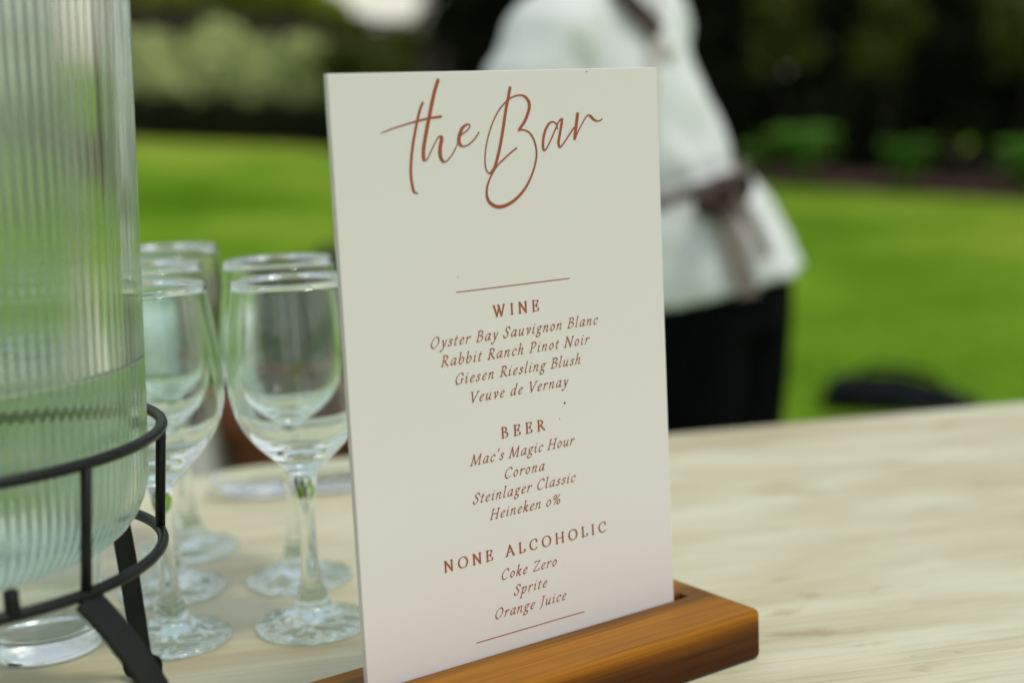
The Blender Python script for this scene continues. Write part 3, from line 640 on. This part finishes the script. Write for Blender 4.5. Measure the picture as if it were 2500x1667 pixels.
UP = {  # upright capitals for the headings, cap height 1.6
 'W': (1.9, [[(.12,1.6),(.55,0)], [(.55,0),(.98,1.45)], [(.82,1.6),(1.28,0)], [(1.28,0),(1.74,1.6)], [(-.04,1.57),(.3,1.57)], [(1.56,1.57),(1.9,1.57)]]),
 'I': (.5, [[(.25,1.6),(.25,0)], [(.04,1.57),(.46,1.57)], [(.04,.03),(.46,.03)]]),
 'N': (1.4, [[(.2,1.6),(.2,0)], [(.2,1.6),(1.18,.02)], [(1.18,1.6),(1.18,.0)], [(.0,1.57),(.3,1.57)], [(.0,.03),(.4,.03)], [(.98,1.57),(1.38,1.57)]]),
 'E': (1.05, [[(.22,1.6),(.22,0)], [(.02,1.56),(.9,1.56),(.92,1.3)], [(.22,.84),(.74,.84)], [(.74,.98),(.74,.7)], [(.02,.04),(.92,.04),(.98,.34)]]),
 'B': (1.12, [[(.22,1.6),(.22,0)], [(.02,1.56),(.6,1.57),(.84,1.25),(.62,.88),(.22,.84)], [(.5,.86),(.98,.62),(.92,.2),(.58,.03),(.02,.04)]]),
 'R': (1.2, [[(.22,1.6),(.22,0)], [(.02,.03),(.42,.03)], [(.02,1.56),(.62,1.57),(.88,1.22),(.62,.8),(.22,.76)], [(.52,.8),(1.18,.0)]]),
 'O': (1.6, [[(.8,1.64),(.3,1.38),(.12,.8),(.3,.22),(.8,-.04),(1.3,.22),(1.48,.8),(1.3,1.38),(.8,1.64)]]),
 'A': (1.42, [[(.7,1.62),(.14,0)], [(.66,1.62),(1.28,0)], [(.36,.58),(1.04,.58)], [(-.04,.03),(.34,.03)], [(1.06,.03),(1.48,.03)]]),
 'L': (1.02, [[(.22,1.6),(.22,0)], [(.02,1.57),(.44,1.57)], [(.02,.04),(.9,.04),(.98,.38)]]),
 'C': (1.38, [[(1.24,1.18),(1.2,1.46),(.86,1.64),(.36,1.4),(.12,.8),(.34,.2),(.86,-.04),(1.28,.26)]]),
 'H': (1.5, [[(.22,1.6),(.22,0)], [(1.26,1.6),(1.26,0)], [(.22,.82),(1.26,.82)], [(.02,1.57),(.42,1.57)], [(.02,.03),(.42,.03)], [(1.06,1.57),(1.46,1.57)], [(1.06,.03),(1.46,.03)]]),
 ' ': (.7, [])}
def write(text, u0, u1, v, unit, font, xs_, slant, nib, wmax, wmin, name):
    adv = sum(font[c][0] for c in text) * unit * xs_; tr_ = (u1 - u0 - adv) / max(1, len(text) - 1)
    m_ = MB(); u = u0
    def wf(du, dup, t):
        a = math.atan2(dup, du); return unit * (wmin + (wmax - wmin) * abs(math.sin(a - nib)) ** 1.15)
    for c in text:
        a, st = font[c]
        for s in st:
            p = [(u + (x * xs_ + y * slant) * unit, v - y * unit) for x, y in s]
            ink_stroke(m_, spline(p, 5) if len(p) > 2 else p, wf, 3e-5)
        u += a * unit * xs_ + tr_
    return m_.build(name, M['ink'], card)
HEAD = [('WINE', 91.4, 120.9, 127.55), ('BEER', 92.6, 121.2, 193.15), ('NONE ALCOHOLIC', 52.2, 161.0, 258.3)]
ITEM = [('Oyster Bay Sauvignon Blanc', 51.3, 160.6, 139.5), ('Rabbit Ranch Pinot Noir', 57.2, 154.0, 149.7), ('Giesen Riesling Blush', 65.0, 147.6, 160.1),
        ('Veuve de Vernay', 73.6, 138.2, 171.0), ("Mac's Magic Hour", 72.0, 140.6, 204.6), ('Corona', 93.0, 119.8, 215.3), ('Steinlager Classic', 72.3, 140.4, 225.5),
        ('Heineken 0%', 82.6, 129.6, 236.0), ('Coke Zero', 87.6, 125.2, 270.5), ('Sprite', 95.6, 117.8, 281.0), ('Orange Juice', 82.2, 130.6, 291.3)]
for s, a, b, v_ in HEAD: write(s, a, b, v_, 3.55, UP, 1.12, 0, R(8), .29, .078, 'heading_lettering')
for s, a, b, v_ in ITEM: write(s, a, b, v_, 3.35, IT, 1.2, .2, R(28), .225, .07, 'item_lettering')
for (a, b, v_) in ((69.0, 142.6, 112.3), (69.7, 142.9, 301.5)):
    m_ = MB(); ink_stroke(m_, [(a, v_), ((a + b) / 2, v_), (b, v_)], lambda *_: .50, 2e-5); m_.build('divider_line', M['ink'], card)
for (u, v_, r_) in ((135.67, 180.4, .62), (131.6, 188.7, .30), (160.2, 1.6, .36), (70.4, 104.5, .25)):
    m_ = MB(); ink_stroke(m_, [(u - .01, v_), (u + .01, v_)], lambda *_: 2 * r_, 4e-5); m_.build('speck', M['speck'], card)

# ------------------------------------------------------------------ wine glasses
GH = .2255
def glass_profile():
    ctrl = [(.0365, .0), (.0370, .0012), (.0366, .0026), (.0345, .0040), (.0270, .0062), (.0190, .0095), (.0135, .0135), (.0105, .0185), (.0092, .0240), (.0078, .0262), (.0066, .032),
            (.0056, .045), (.0052, .060), (.0054, .075), (.0062, .088), (.0078, .097), (.0110, .1040), (.0170, .1100), (.0260, .1185), (.0345, .1290), (.0405, .1420), (.0432, .1560),
            (.0432, .1680), (.0422, .1820), (.0404, .1970), (.0386, .2100), (.03675, .2240)]
    P = spline(ctrl, 3); outer = [(max(.0002, float(a)), float(b)) for a, b in P]
    rim = [(.03616 + .00078 * math.cos(a_), .2245 + .00078 * math.sin(a_)) for a_ in np.linspace(-.75, math.pi + .75, 40)]
    ci = [(.03556, .2238), (.0373, .2100), (.0390, .1970), (.0407, .1820), (.0416, .1680), (.0415, .1560), (.0384, .1420), (.0318, .1300), (.0228, .1215), (.0130, .1165), (.0050, .1150), (.0002, .1148)]
    inner = [(max(.0002, float(a)), float(b)) for a, b in spline(ci, 3)]
    return outer, rim, inner
def make_glass():
    root = empty('wine_glass'); outer, rim, inner = glass_profile(); n = 144
    i1 = min(range(len(outer)), key=lambda i: abs(outer[i][1] - .0240)); i2 = min(range(len(outer)), key=lambda i: abs(outer[i][1] - .0970))
    def part(name, prof):
        mm = MB(); mm.lathe(prof, n); o = mm.build(name, M['footglass' if name == 'foot' else 'glass'], root, True); return o
    part('bowl', outer[i2:] + rim + inner)
    part('stem', outer[i1:i2 + 1])
    part('foot', [(.0002, .0046), (.006, .0044), (.013, .0036), (.021, .0019), (.028, .0007), (.033, .0)] + outer[:i1 + 1])
    return root
GL = [(-.1345, .874, .2236, "wine glass in the front row right beside the menu card's left edge"),
      (-.1570, .968, .2275, 'wine glass standing right behind the one beside the menu card'),
      (-.2215, .858, .2245, 'front wine glass close to the black stand, half behind the ribbed jar'),
      (-.2440, .955, .2280, 'middle wine glass of the row behind the ribbed jar'),
      (-.2525, 1.050, .2320, 'rearmost wine glass of the row behind the ribbed jar')]
g0 = make_glass()
for i, (x, y, h, lb) in enumerate(GL):
    g = g0 if i == 0 else copy_tree(g0)
    g.location = (x, y, T + .0004); g.rotation_euler = (0, 0, i * 1.3); s = h / GH; g.scale = (1, 1, s)
    tag(g, lb, 'wine glass', 'wine glasses lined up on the table')

# clear tumbler under the jar, and a slim glass dish near the far edge
def tumbler():
    t = tag(empty('tumbler', (-.300, .853, T + .0004)), 'clear thick bottomed glass tumbler on the table below the ribbed jar', 'tumbler')
    mm = MB(); prof = [(.0002, .0012), (.026, .0008), (.031, 0), (.0342, .0012), (.0358, .005), (.0366, .012), (.0372, .03), (.0384, .06), (.0392, .083), (.0390, .0848), (.0380, .0852), (.0372, .084),
                       (.0362, .06), (.035, .03), (.0340, .0175), (.031, .0135), (.02, .0122), (.0002, .012)]
    mm.lathe(prof, 72); mm.build('tumbler_body', M['glass'], t, True)
tumbler()
def dish():
    t = tag(empty('glass_dish', (-.165, 1.232, T + .0004), TY), 'long low clear glass dish near the far edge of the table', 'dish')
    mm = MB(); n = 56
    def ring(a, b, z): return [(a * math.copysign(abs(math.cos(2*math.pi*k/n)) ** .45, math.cos(2*math.pi*k/n)), b * math.copysign(abs(math.sin(2*math.pi*k/n)) ** .6, math.sin(2*math.pi*k/n)), z) for k in range(n)]
    rows = [(.002, .002, .001), (.085, .024, .0), (.095, .030, .002), (.104, .036, .012), (.106, .037, .014), (.103, .035, .0145), (.096, .030, .007), (.085, .024, .0055), (.002, .002, .0055)]
    V = []; F = []
    for a, b, z in rows: V += ring(a, b, z)
    for i in range(len(rows) - 1):
        for k in range(n): F.append((i*n+k, i*n+(k+1) % n, (i+1)*n+(k+1) % n, (i+1)*n+k))
    fixnormals(link('dish_body', V, F, M['glass'], t, True))
dish()

# ------------------------------------------------------------------ drink dispenser: ribbed jar with water on a black wire stand
CX, CY = -.2928, .6942
Z_UP, Z_LO = .1682, .1067
KS = 1.12
def ring_pt(a, r_, z, dx=0.): return (r_ * math.cos(R(a)) + dx, r_ * math.sin(R(a)), z)
def stand():
    t = tag(empty('jar_stand', (CX, CY, T)), 'black metal wire stand with flat legs holding the ribbed jar', 'stand')
    RU, RL, dxu = .0995 * KS, .0985 * KS, .0020
    for z, r_, dx in ((Z_UP, RU, dxu), (Z_LO, RL, -.001)):
        mm = MB(); mm.tube([ring_pt(a, r_, z, dx) for a in range(0, 360, 3)], .0029, 12, True); mm.build('ring', M['black_metal'], t, True)
    for a0, a1 in ((-32.5, -33.5), (19, 23), (62, 62), (110, 110), (158, 158), (206, 206), (254, 254), (293, 291)):
        mm = MB(); p0 = ring_pt(a0, RU, Z_UP, dxu); p1 = ring_pt(a1, RL, Z_LO, -.001)
        mm.tube([p0, p1], .0027, 10); mm.build('upright', M['black_metal'], t, True)
    # four flat legs splaying outwards, ending in a rolled foot
    for at, fx, fy, wid in ((-34, LEGA[0], LEGA[1], .017), (53, LEGB[0], LEGB[1], .0145), (143, -.104, .078, .0145), (233, -.090, -.120, .0145)):
        top = Vector(ring_pt(at, RL, Z_LO - .001, -.001)); foot = Vector((fx, fy, .0085))
        rd = Vector((fx, fy, 0)).normalized(); tan = Vector((-rd.y, rd.x, 0)); pts = []
        for i in range(9):
            f = i / 8; p = top.lerp(foot, f); p.z += .010 * math.sin(math.pi * f); pts.append(p)
        mm = MB(); mm.ribbon(pts, wid, .0028, tan); lg = mm.build('leg', M['black_metal'], t)
        mm = MB(); mm.tube([foot - tan * wid * .55 + Vector((0, 0, -.0003)), foot + tan * wid * .55 + Vector((0, 0, -.0003))], .0079, 16); mm.build('rolled_foot', M['rubber'], lg, True)
    for a in (-52.5, 67, 187):     # short pegs the jar sits between
        mm = MB(); p0 = Vector(ring_pt(a, RL, Z_LO, -.001)); mm.tube([p0, p0 + Vector((0, 0, .0115)), p0 + Vector((0, 0, .0125))], [.0036, .0036, .002], 10); mm.build('peg', M['black_metal'], t, True)
    # cross bars that carry the jar
    for a in (82, 122):
        mm = MB(); mm.tube([ring_pt(a, RL, Z_LO, -.001), ring_pt(a + 180, RL, Z_LO, -.001)], .0024, 8); mm.build('cross_bar', M['black_metal'], t, True)
    return t
LEGA = (.134, -.046); LEGB = (.069, .100)
stand()
JZ = T + Z_LO + .0026
def jar():
    t = tag(empty('ribbed_jar', (CX, CY, JZ)), 'tall ribbed greenish glass drinks jar half full of water', 'jar')
    NF = 132; seg = 10; n = NF * seg
    def rad(z): return .1034 + .0125 * max(0, z - .01) / .31
    rows = []   # (radius, z, flute amplitude)
    rows += [(.0003, .0016, 0), (.03, .0014, 0), (.055, .0008, 0), (.073, .0, 0), (.080, .0008, .1), (.0867, .0036, .3), (.0929, .0085, .6), (.0978, .0150, .9), (.1013, .0225, 1), (.1036, .031, 1)]
    for z in np.linspace(.045, .305, 14): rows.append((rad(z), float(z), 1))
    rows += [(rad(.311), .311, .4), (rad(.314), .314, 0), (rad(.316) - .0012, .3165, 0), (rad(.316) - .0036, .3160, 0)]
    ti = .0036
    for z in np.linspace(.305, .045, 8): rows.append((rad(z) - ti, float(z), 0))
    inner = [(.0998, .031), (.0978, .0235), (.0945, .0170), (.0899, .0115), (.084, .0082), (.076, .0064), (.05, .0060), (.0003, .0060)]
    rows += [(r_, z, 0) for r_, z in inner]
    amp = .0010; k = np.arange(n); ang = 2 * np.pi * k / n; fl = np.abs(np.cos(np.pi * (k % seg) / seg - 0.0)); fl = np.abs(np.sin(np.pi * (k % seg) / seg)) - .5
    V = np.zeros((len(rows), n, 3))
    for i, (r_, z, a) in enumerate(rows):
        q = r_ + fl * amp * a * 1.6; V[i, :, 0] = q * np.cos(ang); V[i, :, 1] = q * np.sin(ang); V[i, :, 2] = z
    F = [(i*n+a, i*n+(a+1) % n, (i+1)*n+(a+1) % n, (i+1)*n+a) for i in range(len(rows) - 1) for a in range(n)]
    link('glass_wall', V.reshape(-1, 3), F, M['jarglass'], t, True)
    wz = T + .317 - (.317 - .217) * KS - JZ
    prof = [(.0003, .0058), (.05, .0058), (.0762, .0062), (.0843, .0080), (.0902, .0113), (.0948, .0168), (.0981, .0233), (.1001, .031)]
    for z in np.linspace(.04, wz - .002, 5): prof.append((rad(float(z)) - ti + .0003, float(z)))
    prof += [(rad(wz) - ti + .0003, wz + .0006), (rad(wz) - ti - .0015, wz), (.05, wz - .0002), (.0003, wz - .0002)]
    mm = MB(); mm.lathe(prof, 160); mm.build('water', M['water'], t, True)
jar()

# ------------------------------------------------------------------ server standing behind the table
def person():
    ph = R(52); Fd = Vector((-math.sin(ph), math.cos(ph), 0)); Rt = Vector((math.cos(ph), math.sin(ph), 0))
    t = tag(empty('person', (.33, 2.57, 0)), 'person in white blouse and black trousers, back turned, brown apron tied behind', 'person')
    O = Vector((.33, 2.57, 0))
    def L(v): return Vector(v) - O
    SP = [(.66, .366, 2.57), (.85, .358, 2.57), (.95, .328, 2.57), (1.05, .292, 2.57), (1.15, .247, 2.575), (1.29, .196, 2.585), (1.38, .176, 2.59), (1.43, .170, 2.60), (1.50, .170, 2.615), (1.62, .155, 2.64), (1.75, .15, 2.65)]
    zz = [s[0] for s in SP]
    def sp(z): return Vector((np.interp(z, zz, [s[1] for s in SP]), np.interp(z, zz, [s[2] for s in SP]), z))
    # --- body: one continuous skinned figure
    V = []; E = []; RD = []
    def vt(p, r_, par=None):
        V.append(L(p)); RD.append(r_ if isinstance(r_, tuple) else (r_, r_)); i = len(V) - 1
        if par is not None: E.append((par, i))
        return i
    pel = vt(sp(.88), (.135, .10)); wa = vt(sp(1.05), (.115, .085), pel); ch = vt(sp(1.25), (.13, .10), wa); ub = vt(sp(1.35), (.085, .07), ch); nk = vt(sp(1.45), .052, ub)
    h0 = vt(sp(1.53), .062, nk); h1 = vt(sp(1.60) + Fd * .015, (.075, .088), h0); h2 = vt(sp(1.67) + Fd * .01, (.07, .082), h1)
    vt(sp(1.585) + Fd * .108, .013, h1)                                        # nose
    vt(sp(1.535) + Fd * .07, .03, h0)                                           # chin
    for s in (-1, 1): vt(sp(1.595) + Rt * s * .082, .014, h1)                   # ears
    hands = []
    for s in (-1, 1):
        sh = vt(sp(1.315) + Rt * s * .145, .046, ub); el_p = sp(1.37) + Rt * s * (.225 if s < 0 else .19) + Vector((0, 0, -.29)) + Fd * (.03 if s < 0 else .09); el = vt(el_p, .040, sh)
        wr_p = el_p + Fd * .23 - Rt * s * .05 + Vector((0, 0, -.03)); wr = vt(wr_p, .026, el); fw = (wr_p - el_p).normalized()
        pm = vt(wr_p + fw * .045, (.036, .018), wr); kn = vt(wr_p + fw * .085, (.038, .015), pm)
        for q, (o_, ln_) in enumerate(((-.030, .062), (-.010, .074), (.010, .070), (.029, .054))):
            b = wr_p + fw * .092 + Rt * o_; k1 = vt(b, .0085, kn); k2 = vt(b + fw * ln_ * .55 + Vector((0, 0, -.012)), .008, k1); vt(b + fw * ln_ * .85 + Vector((0, 0, -.034)), .0068, k2)
        tb = vt(wr_p + fw * .035 - Rt * s * .034, .011, pm); vt(wr_p + fw * .075 - Rt * s * .052 + Vector((0, 0, -.012)), .0085, tb)
        hands.append((el_p, wr_p))
    for s in (-1, 1):
        hp = vt(sp(.84) + Rt * s * .088, .088, pel); kp = sp(.84) + Rt * s * .095 + Vector((0, 0, -.37)) + Fd * .02; k_ = vt(kp, .056, hp)
        ap = Vector((kp.x, kp.y, .085)) - Fd * .02; a_ = vt(ap, .036, k_); vt(Vector((ap.x, ap.y, .035)) + Fd * .13, (.035, .024), a_)
    me = bpy.data.meshes.new('body'); me.from_pydata(V, E, []); body = bpy.data.objects.new('body', me); COL.objects.link(body); body.parent = t
    me.materials.append(M['skin']); md = body.modifiers.new('skin', 'SKIN'); md.use_smooth_shade = True
    sv = me.skin_vertices[0].data
    for i, r_ in enumerate(RD): sv[i].radius = r_
    sv[0].use_root = True; body.modifiers.new('sub', 'SUBSURF').levels = 2; body.modifiers['sub'].render_levels = 2
    # --- blouse
    def torso_r(z):   # half width, half depth of the blouse surface
        Z = [.80, .86, .93, 1.0, 1.035, 1.06, 1.085, 1.12, 1.17, 1.24, 1.31, 1.37, 1.41, 1.445, 1.475]
        A = [  .214, .210, .198, .184, .170, .142, .158, .168, .176, .182, .182, .165, .125, .082, .066]
        B = [.180, .176, .162, .146, .130, .104, .122, .126, .130, .130, .128, .118, .098, .072, .062]
        return float(np.interp(z, Z, A)), float(np.interp(z, Z, B))
    def surf(z, a, off=0.):
        A, B = torso_r(z); c = sp(z); fold = .0
        if z < 1.03: fold = .010 * math.sin(a * 9 + z * 4) * (1.03 - z) / .2
        elif z < 1.2: fold = .005 * math.sin(a * 13 + z * 20) * (1.2 - z) / .15
        p = c + Rt * (A + fold + off) * math.cos(a) + Fd * (B + fold + off) * math.sin(a)
        p.z += (.26 - .08 * smoothstep(1.0, .86, z)) * smoothstep(1.27, 1.06, z) * (p.x - c.x)      # the hips tip: right side higher
        return p
    mm = MB(); n = 72; rows = [.872, .876, .882, .89, .91, .94, .97, 1.0, 1.02, 1.035, 1.06, 1.075, 1.09, 1.11, 1.14, 1.17, 1.2, 1.24, 1.28, 1.32, 1.35, 1.38, 1.41, 1.43, 1.445, 1.46, 1.475]
    V2 = []; F2 = []
    for z in rows:
        for k in range(n):
            a = 2 * math.pi * k / n; p = surf(z, a); f = smoothstep(1.0, .84, z)
            V2.append(L(p))
    for i in range(len(rows) - 1):
        for k in range(n): F2.append((i*n+k, i*n+(k+1) % n, (i+1)*n+(k+1) % n, (i+1)*n+k))
    F2.append(tuple(range(n - 1, -1, -1))); F2.append(tuple((len(rows)-1)*n+k for k in range(n))); mm.add(V2, F2)
    for s, (el_p, wr_p) in zip((-1, 1), hands):
        a0 = sp(1.33) + Rt * s * .10 + Vector((0, 0, .012)); a1 = sp(1.315 if s < 0 else 1.35) + Rt * s * (.172 if s < 0 else .16); m1 = a1.lerp(el_p, .45) + Rt * s * .012; m2 = a1.lerp(el_p, .8) + Rt * s * .012; w1 = el_p.lerp(wr_p, .45); w2 = el_p.lerp(wr_p, .9)
        pts = [a0, a1, m1, m2, el_p + Vector((0, 0, -.012)), w1, w2]; rs = [.075, .083, .082, .078, .072, .058, .042]
        # densify
        P = spline([tuple(p) for p in pts], 5); rr_ = np.interp(np.linspace(0, 1, len(P)), np.linspace(0, 1, len(rs)), rs)
        mm.tube([L(p) for p in P], [float(q + .003 * math.sin(i * 1.7)) for i, q in enumerate(rr_)], 24)
    sh_ = mm.build('blouse', M['shirt'], t, True)
    md = sh_.modifiers.new('weld', 'REMESH'); md.mode = 'VOXEL'; md.voxel_size = .009; md.use_smooth_shade = True
    md = sh_.modifiers.new('relax', 'SMOOTH'); md.iterations = 5; md.factor = .5
    tx = bpy.data.textures.new('cloth_folds', 'CLOUDS'); tx.noise_scale = .10; tx.noise_depth = 1
    md = sh_.modifiers.new('folds', 'DISPLACE'); md.texture = tx; md.strength = .020; md.mid_level = .5; md.texture_coords = 'LOCAL'
    # collar
    mm = MB(); cl = [(.069, 1.455), (.068, 1.475), (.066, 1.495), (.069, 1.495), (.075, 1.47), (.078, 1.452)]
    c0 = L(sp(1.47)); V3 = []; F3 = []
    for r_, z in cl:
        for k in range(32): a = 2*math.pi*k/32; V3.append((c0.x + r_*math.cos(a), c0.y + r_*math.sin(a), z))
    for i in range(len(cl)-1):
        for k in range(32): F3.append((i*32+k, i*32+(k+1) % 32, (i+1)*32+(k+1) % 32, (i+1)*32+k))
    link('collar', V3, F3, M['shirt'], t, True)
    # --- trousers
    mm = MB(); V4 = []; F4 = []
    rowz = [1.0, .95, .9, .85, .80]
    for z in rowz:
        A = float(np.interp(z, [.8, .9, 1.0], [.185, .18, .145])); B = float(np.interp(z, [.8, .9, 1.0], [.135, .13, .105])); c = sp(z)
        for k in range(40): a = 2*math.pi*k/40; V4.append(L(c + Rt*A*math.cos(a) + Fd*B*math.sin(a)))
    for i in range(len(rowz)-1):
        for k in range(40): F4.append((i*40+k, i*40+(k+1) % 40, (i+1)*40+(k+1) % 40, (i+1)*40+k))
    F4.append(tuple(range(40))); F4.append(tuple((len(rowz)-1)*40+k for k in range(39, -1, -1))); mm.add(V4, F4)
    for s in (-1, 1):
        hp = sp(.84) + Rt*s*.088; kp = hp + Vector((0, 0, -.37)) + Fd*.02; ap = Vector((kp.x, kp.y, .07)) - Fd*.02
        P = [hp + Vector((0, 0, .06)), hp, hp.lerp(kp, .4), kp, kp.lerp(ap, .5), ap]; mm.tube([L(p) for p in P], [.112, .116, .112, .095, .085, .08], 28)
    tr_ = mm.build('trousers', M['trousers'], t, True); md = tr_.modifiers.new('weld', 'REMESH'); md.mode = 'VOXEL'; md.voxel_size = .011; md.use_smooth_shade = True
    md = tr_.modifiers.new('relax', 'SMOOTH'); md.iterations = 4
    for s in (-1, 1):
        kp = sp(.84) + Rt*s*.095; c = L(Vector((kp.x, kp.y, 0)) + Fd*.05); V5 = []; F5 = []
        prof = [(-.12, .03, .055), (-.10, .038, .075), (-.05, .04, .085), (.0, .043, .075), (.06, .046, .055), (.11, .04, .042), (.145, .02, .03)]
        for f, wd, hh in prof:
            for k in range(12):
                a = math.pi * k / 11; V5.append(c + Fd*f + Rt*wd*math.cos(a) + Vector((0, 0, .002 + hh*math.sin(a))))
        for i in range(len(prof)-1):
            for k in range(11): F5.append((i*12+k, i*12+k+1, (i+1)*12+k+1, (i+1)*12+k))
            F5.append((i*12+11, i*12, (i+1)*12, (i+1)*12+11))
        F5.append(tuple(range(11, -1, -1))); F5.append(tuple((len(prof)-1)*12+k for k in range(12)))
        fixnormals(link('shoe', V5, F5, M['shoe'], t, True))
    # --- hair
    mm = MB(); hc = L(sp(1.62) + Fd * .0); V6 = []; F6 = []
    for i in range(15):
        b = -0.9 + (math.pi/2 + .9) * i / 14
        for k in range(32):
            a = 2*math.pi*k/32; d = Rt*math.cos(a)*math.cos(b)*.094 + Fd*math.sin(a)*math.cos(b)*.105 + Vector((0, 0, math.sin(b)*.118))
            if math.sin(a) > .35 and b < .45: d = d * .72
            V6.append(hc + d)
    for i in range(14):
        for k in range(32): F6.append((i*32+k, i*32+(k+1) % 32, (i+1)*32+(k+1) % 32, (i+1)*32+k))
    hr = link('hair', V6, F6, M['hair'], t, True)
    mm = MB(); b0 = L(sp(1.64) - Fd*.10); mm.tube([b0, b0 - Fd*.05 + Vector((0, 0, .02)), b0 - Fd*.07 + Vector((0, 0, -.05)), b0 - Fd*.05 + Vector((0, 0, -.13))], [.025, .036, .03, .008], 14); mm.build('ponytail', M['hair'], hr, True)
    # --- apron: crossing back straps, waist tie, bow, tails
    def strap(name, path, wid, material, par=t, off=.012, vert=False):
        pts = [L(surf(z, a, off)) for z, a in path]; P = spline([tuple(p) for p in pts], 6); m3 = MB(); V7 = []; F7 = []
        for i, p in enumerate(P):
            d = Vector(P[min(i+1, len(P)-1)]) - Vector(P[max(i-1, 0)]); nr = Vector(p) - L(sp(p[2])); nr.z = 0; nr.normalize(); sd_ = d.cross(nr).normalized()
            for q in (-1, 1):
                for o_ in (-.0025, .0025): V7.append(Vector(p) + sd_*q*wid/2 + nr*o_)
        for i in range(len(P)-1):
            b = 4*i
            for (u, v) in ((0, 1), (1, 3), (3, 2), (2, 0)): F7.append((b+u, b+v, b+4+v, b+4+u))
        m3.add(V7, F7); return fixnormals(m3.build(name, material, par))
    bk = -math.pi / 2
    strap('apron_strap', [(1.43, bk - .68), (1.38, bk - .47), (1.33, bk - .27), (1.28, bk - .10)], .016, M['apron_strap'])
    strap('apron_strap', [(1.43, bk + .21), (1.38, bk - .01), (1.33, bk - .23), (1.26, bk - .45), (1.18, bk - .73), (1.08, bk - 1.1)], .016, M['apron_strap'], off=.017)
    strap('strap_pad', [(1.43, bk - .68), (1.38, bk - .47), (1.325, bk - .25)], .034, M['apron'], off=.021)
    strap('waist_tie', [(1.05, bk + x) for x in np.linspace(-1.5, 1.5, 13)], .022, M['apron_tail'], off=.014)
    front = [(1.05, -bk + x) for x in np.linspace(-1.55, 1.55, 13)]
    strap('waist_tie', front, .022, M['apron_tail'], off=.014)
    kc = L(surf(1.032, bk - .46, .028)); m3 = MB()
    bm_ = [(kc + Vector((0, 0, 0)))]
    V8 = []; F8 = []
    for i in range(9):
        b = -math.pi/2 + math.pi*i/8
        for k in range(14):
            a = 2*math.pi*k/14; V8.append(kc + Rt*math.cos(a)*math.cos(b)*.046*(1+.15*math.sin(3*a)) - Fd*math.sin(a)*math.cos(b)*.022 + Vector((0, 0, math.sin(b)*.036 + .25*.046*math.cos(a)*math.cos(b))))
    for i in range(8):
        for k in range(14): F8.append((i*14+k, i*14+(k+1) % 14, (i+1)*14+(k+1) % 14, (i+1)*14+k))
    bow = link('bow_knot', V8, F8, M['apron'], t, True)
    for s, dz in ((-1, -.012), (1, .022)):
        m3 = MB(); pts = []
        for i in range(17):
            f = 2*math.pi*i/16; pts.append(kc + Rt*s*(.036 - .036*math.cos(f)) + Vector((0, 0, .024*math.sin(f) + dz*(1-math.cos(f))*.4)) - Fd*.012)
        m3.ribbon(pts, .034, .003, -Fd); m3.build('bow_loop', M['apron'], bow, True)
    strap('apron_tail', [(1.02, bk - .47), (.98, bk - .50), (.93, bk - .55), (.875, bk - .60)], .036, M['apron_tail'], off=.026)
    strap('apron_tail', [(1.03, bk - .33), (1.0, bk - .28), (.95, bk - .27), (.92, bk - .28)], .024, M['apron_tail'], off=.024)
    # apron bib and skirt at the front
    V9 = []; F9 = []; zr = [.62, .75, .86, .95, 1.05, 1.15, 1.25, 1.33]; m9 = 13
    for z in zr:
        sp_ = float(np.interp(z, [.6, 1.04, 1.06, 1.33], [1.15, 1.15, .8, .55]))
        for k in range(m9):
            a = math.pi/2 + sp_ * (2*k/(m9-1) - 1); V9.append(L(surf(max(z, .84), a, .03 if z < 1.0 else .018)) + Vector((0, 0, z - max(z, .84))))
    for i in range(len(zr)-1):
        for k in range(m9-1): F9.append((i*m9+k, i*m9+k+1, (i+1)*m9+k+1, (i+1)*m9+k))
    ap_ = link('apron_front', V9, F9, M['apron'], t, True); md = ap_.modifiers.new('thick', 'SOLIDIFY'); md.thickness = .003
person()
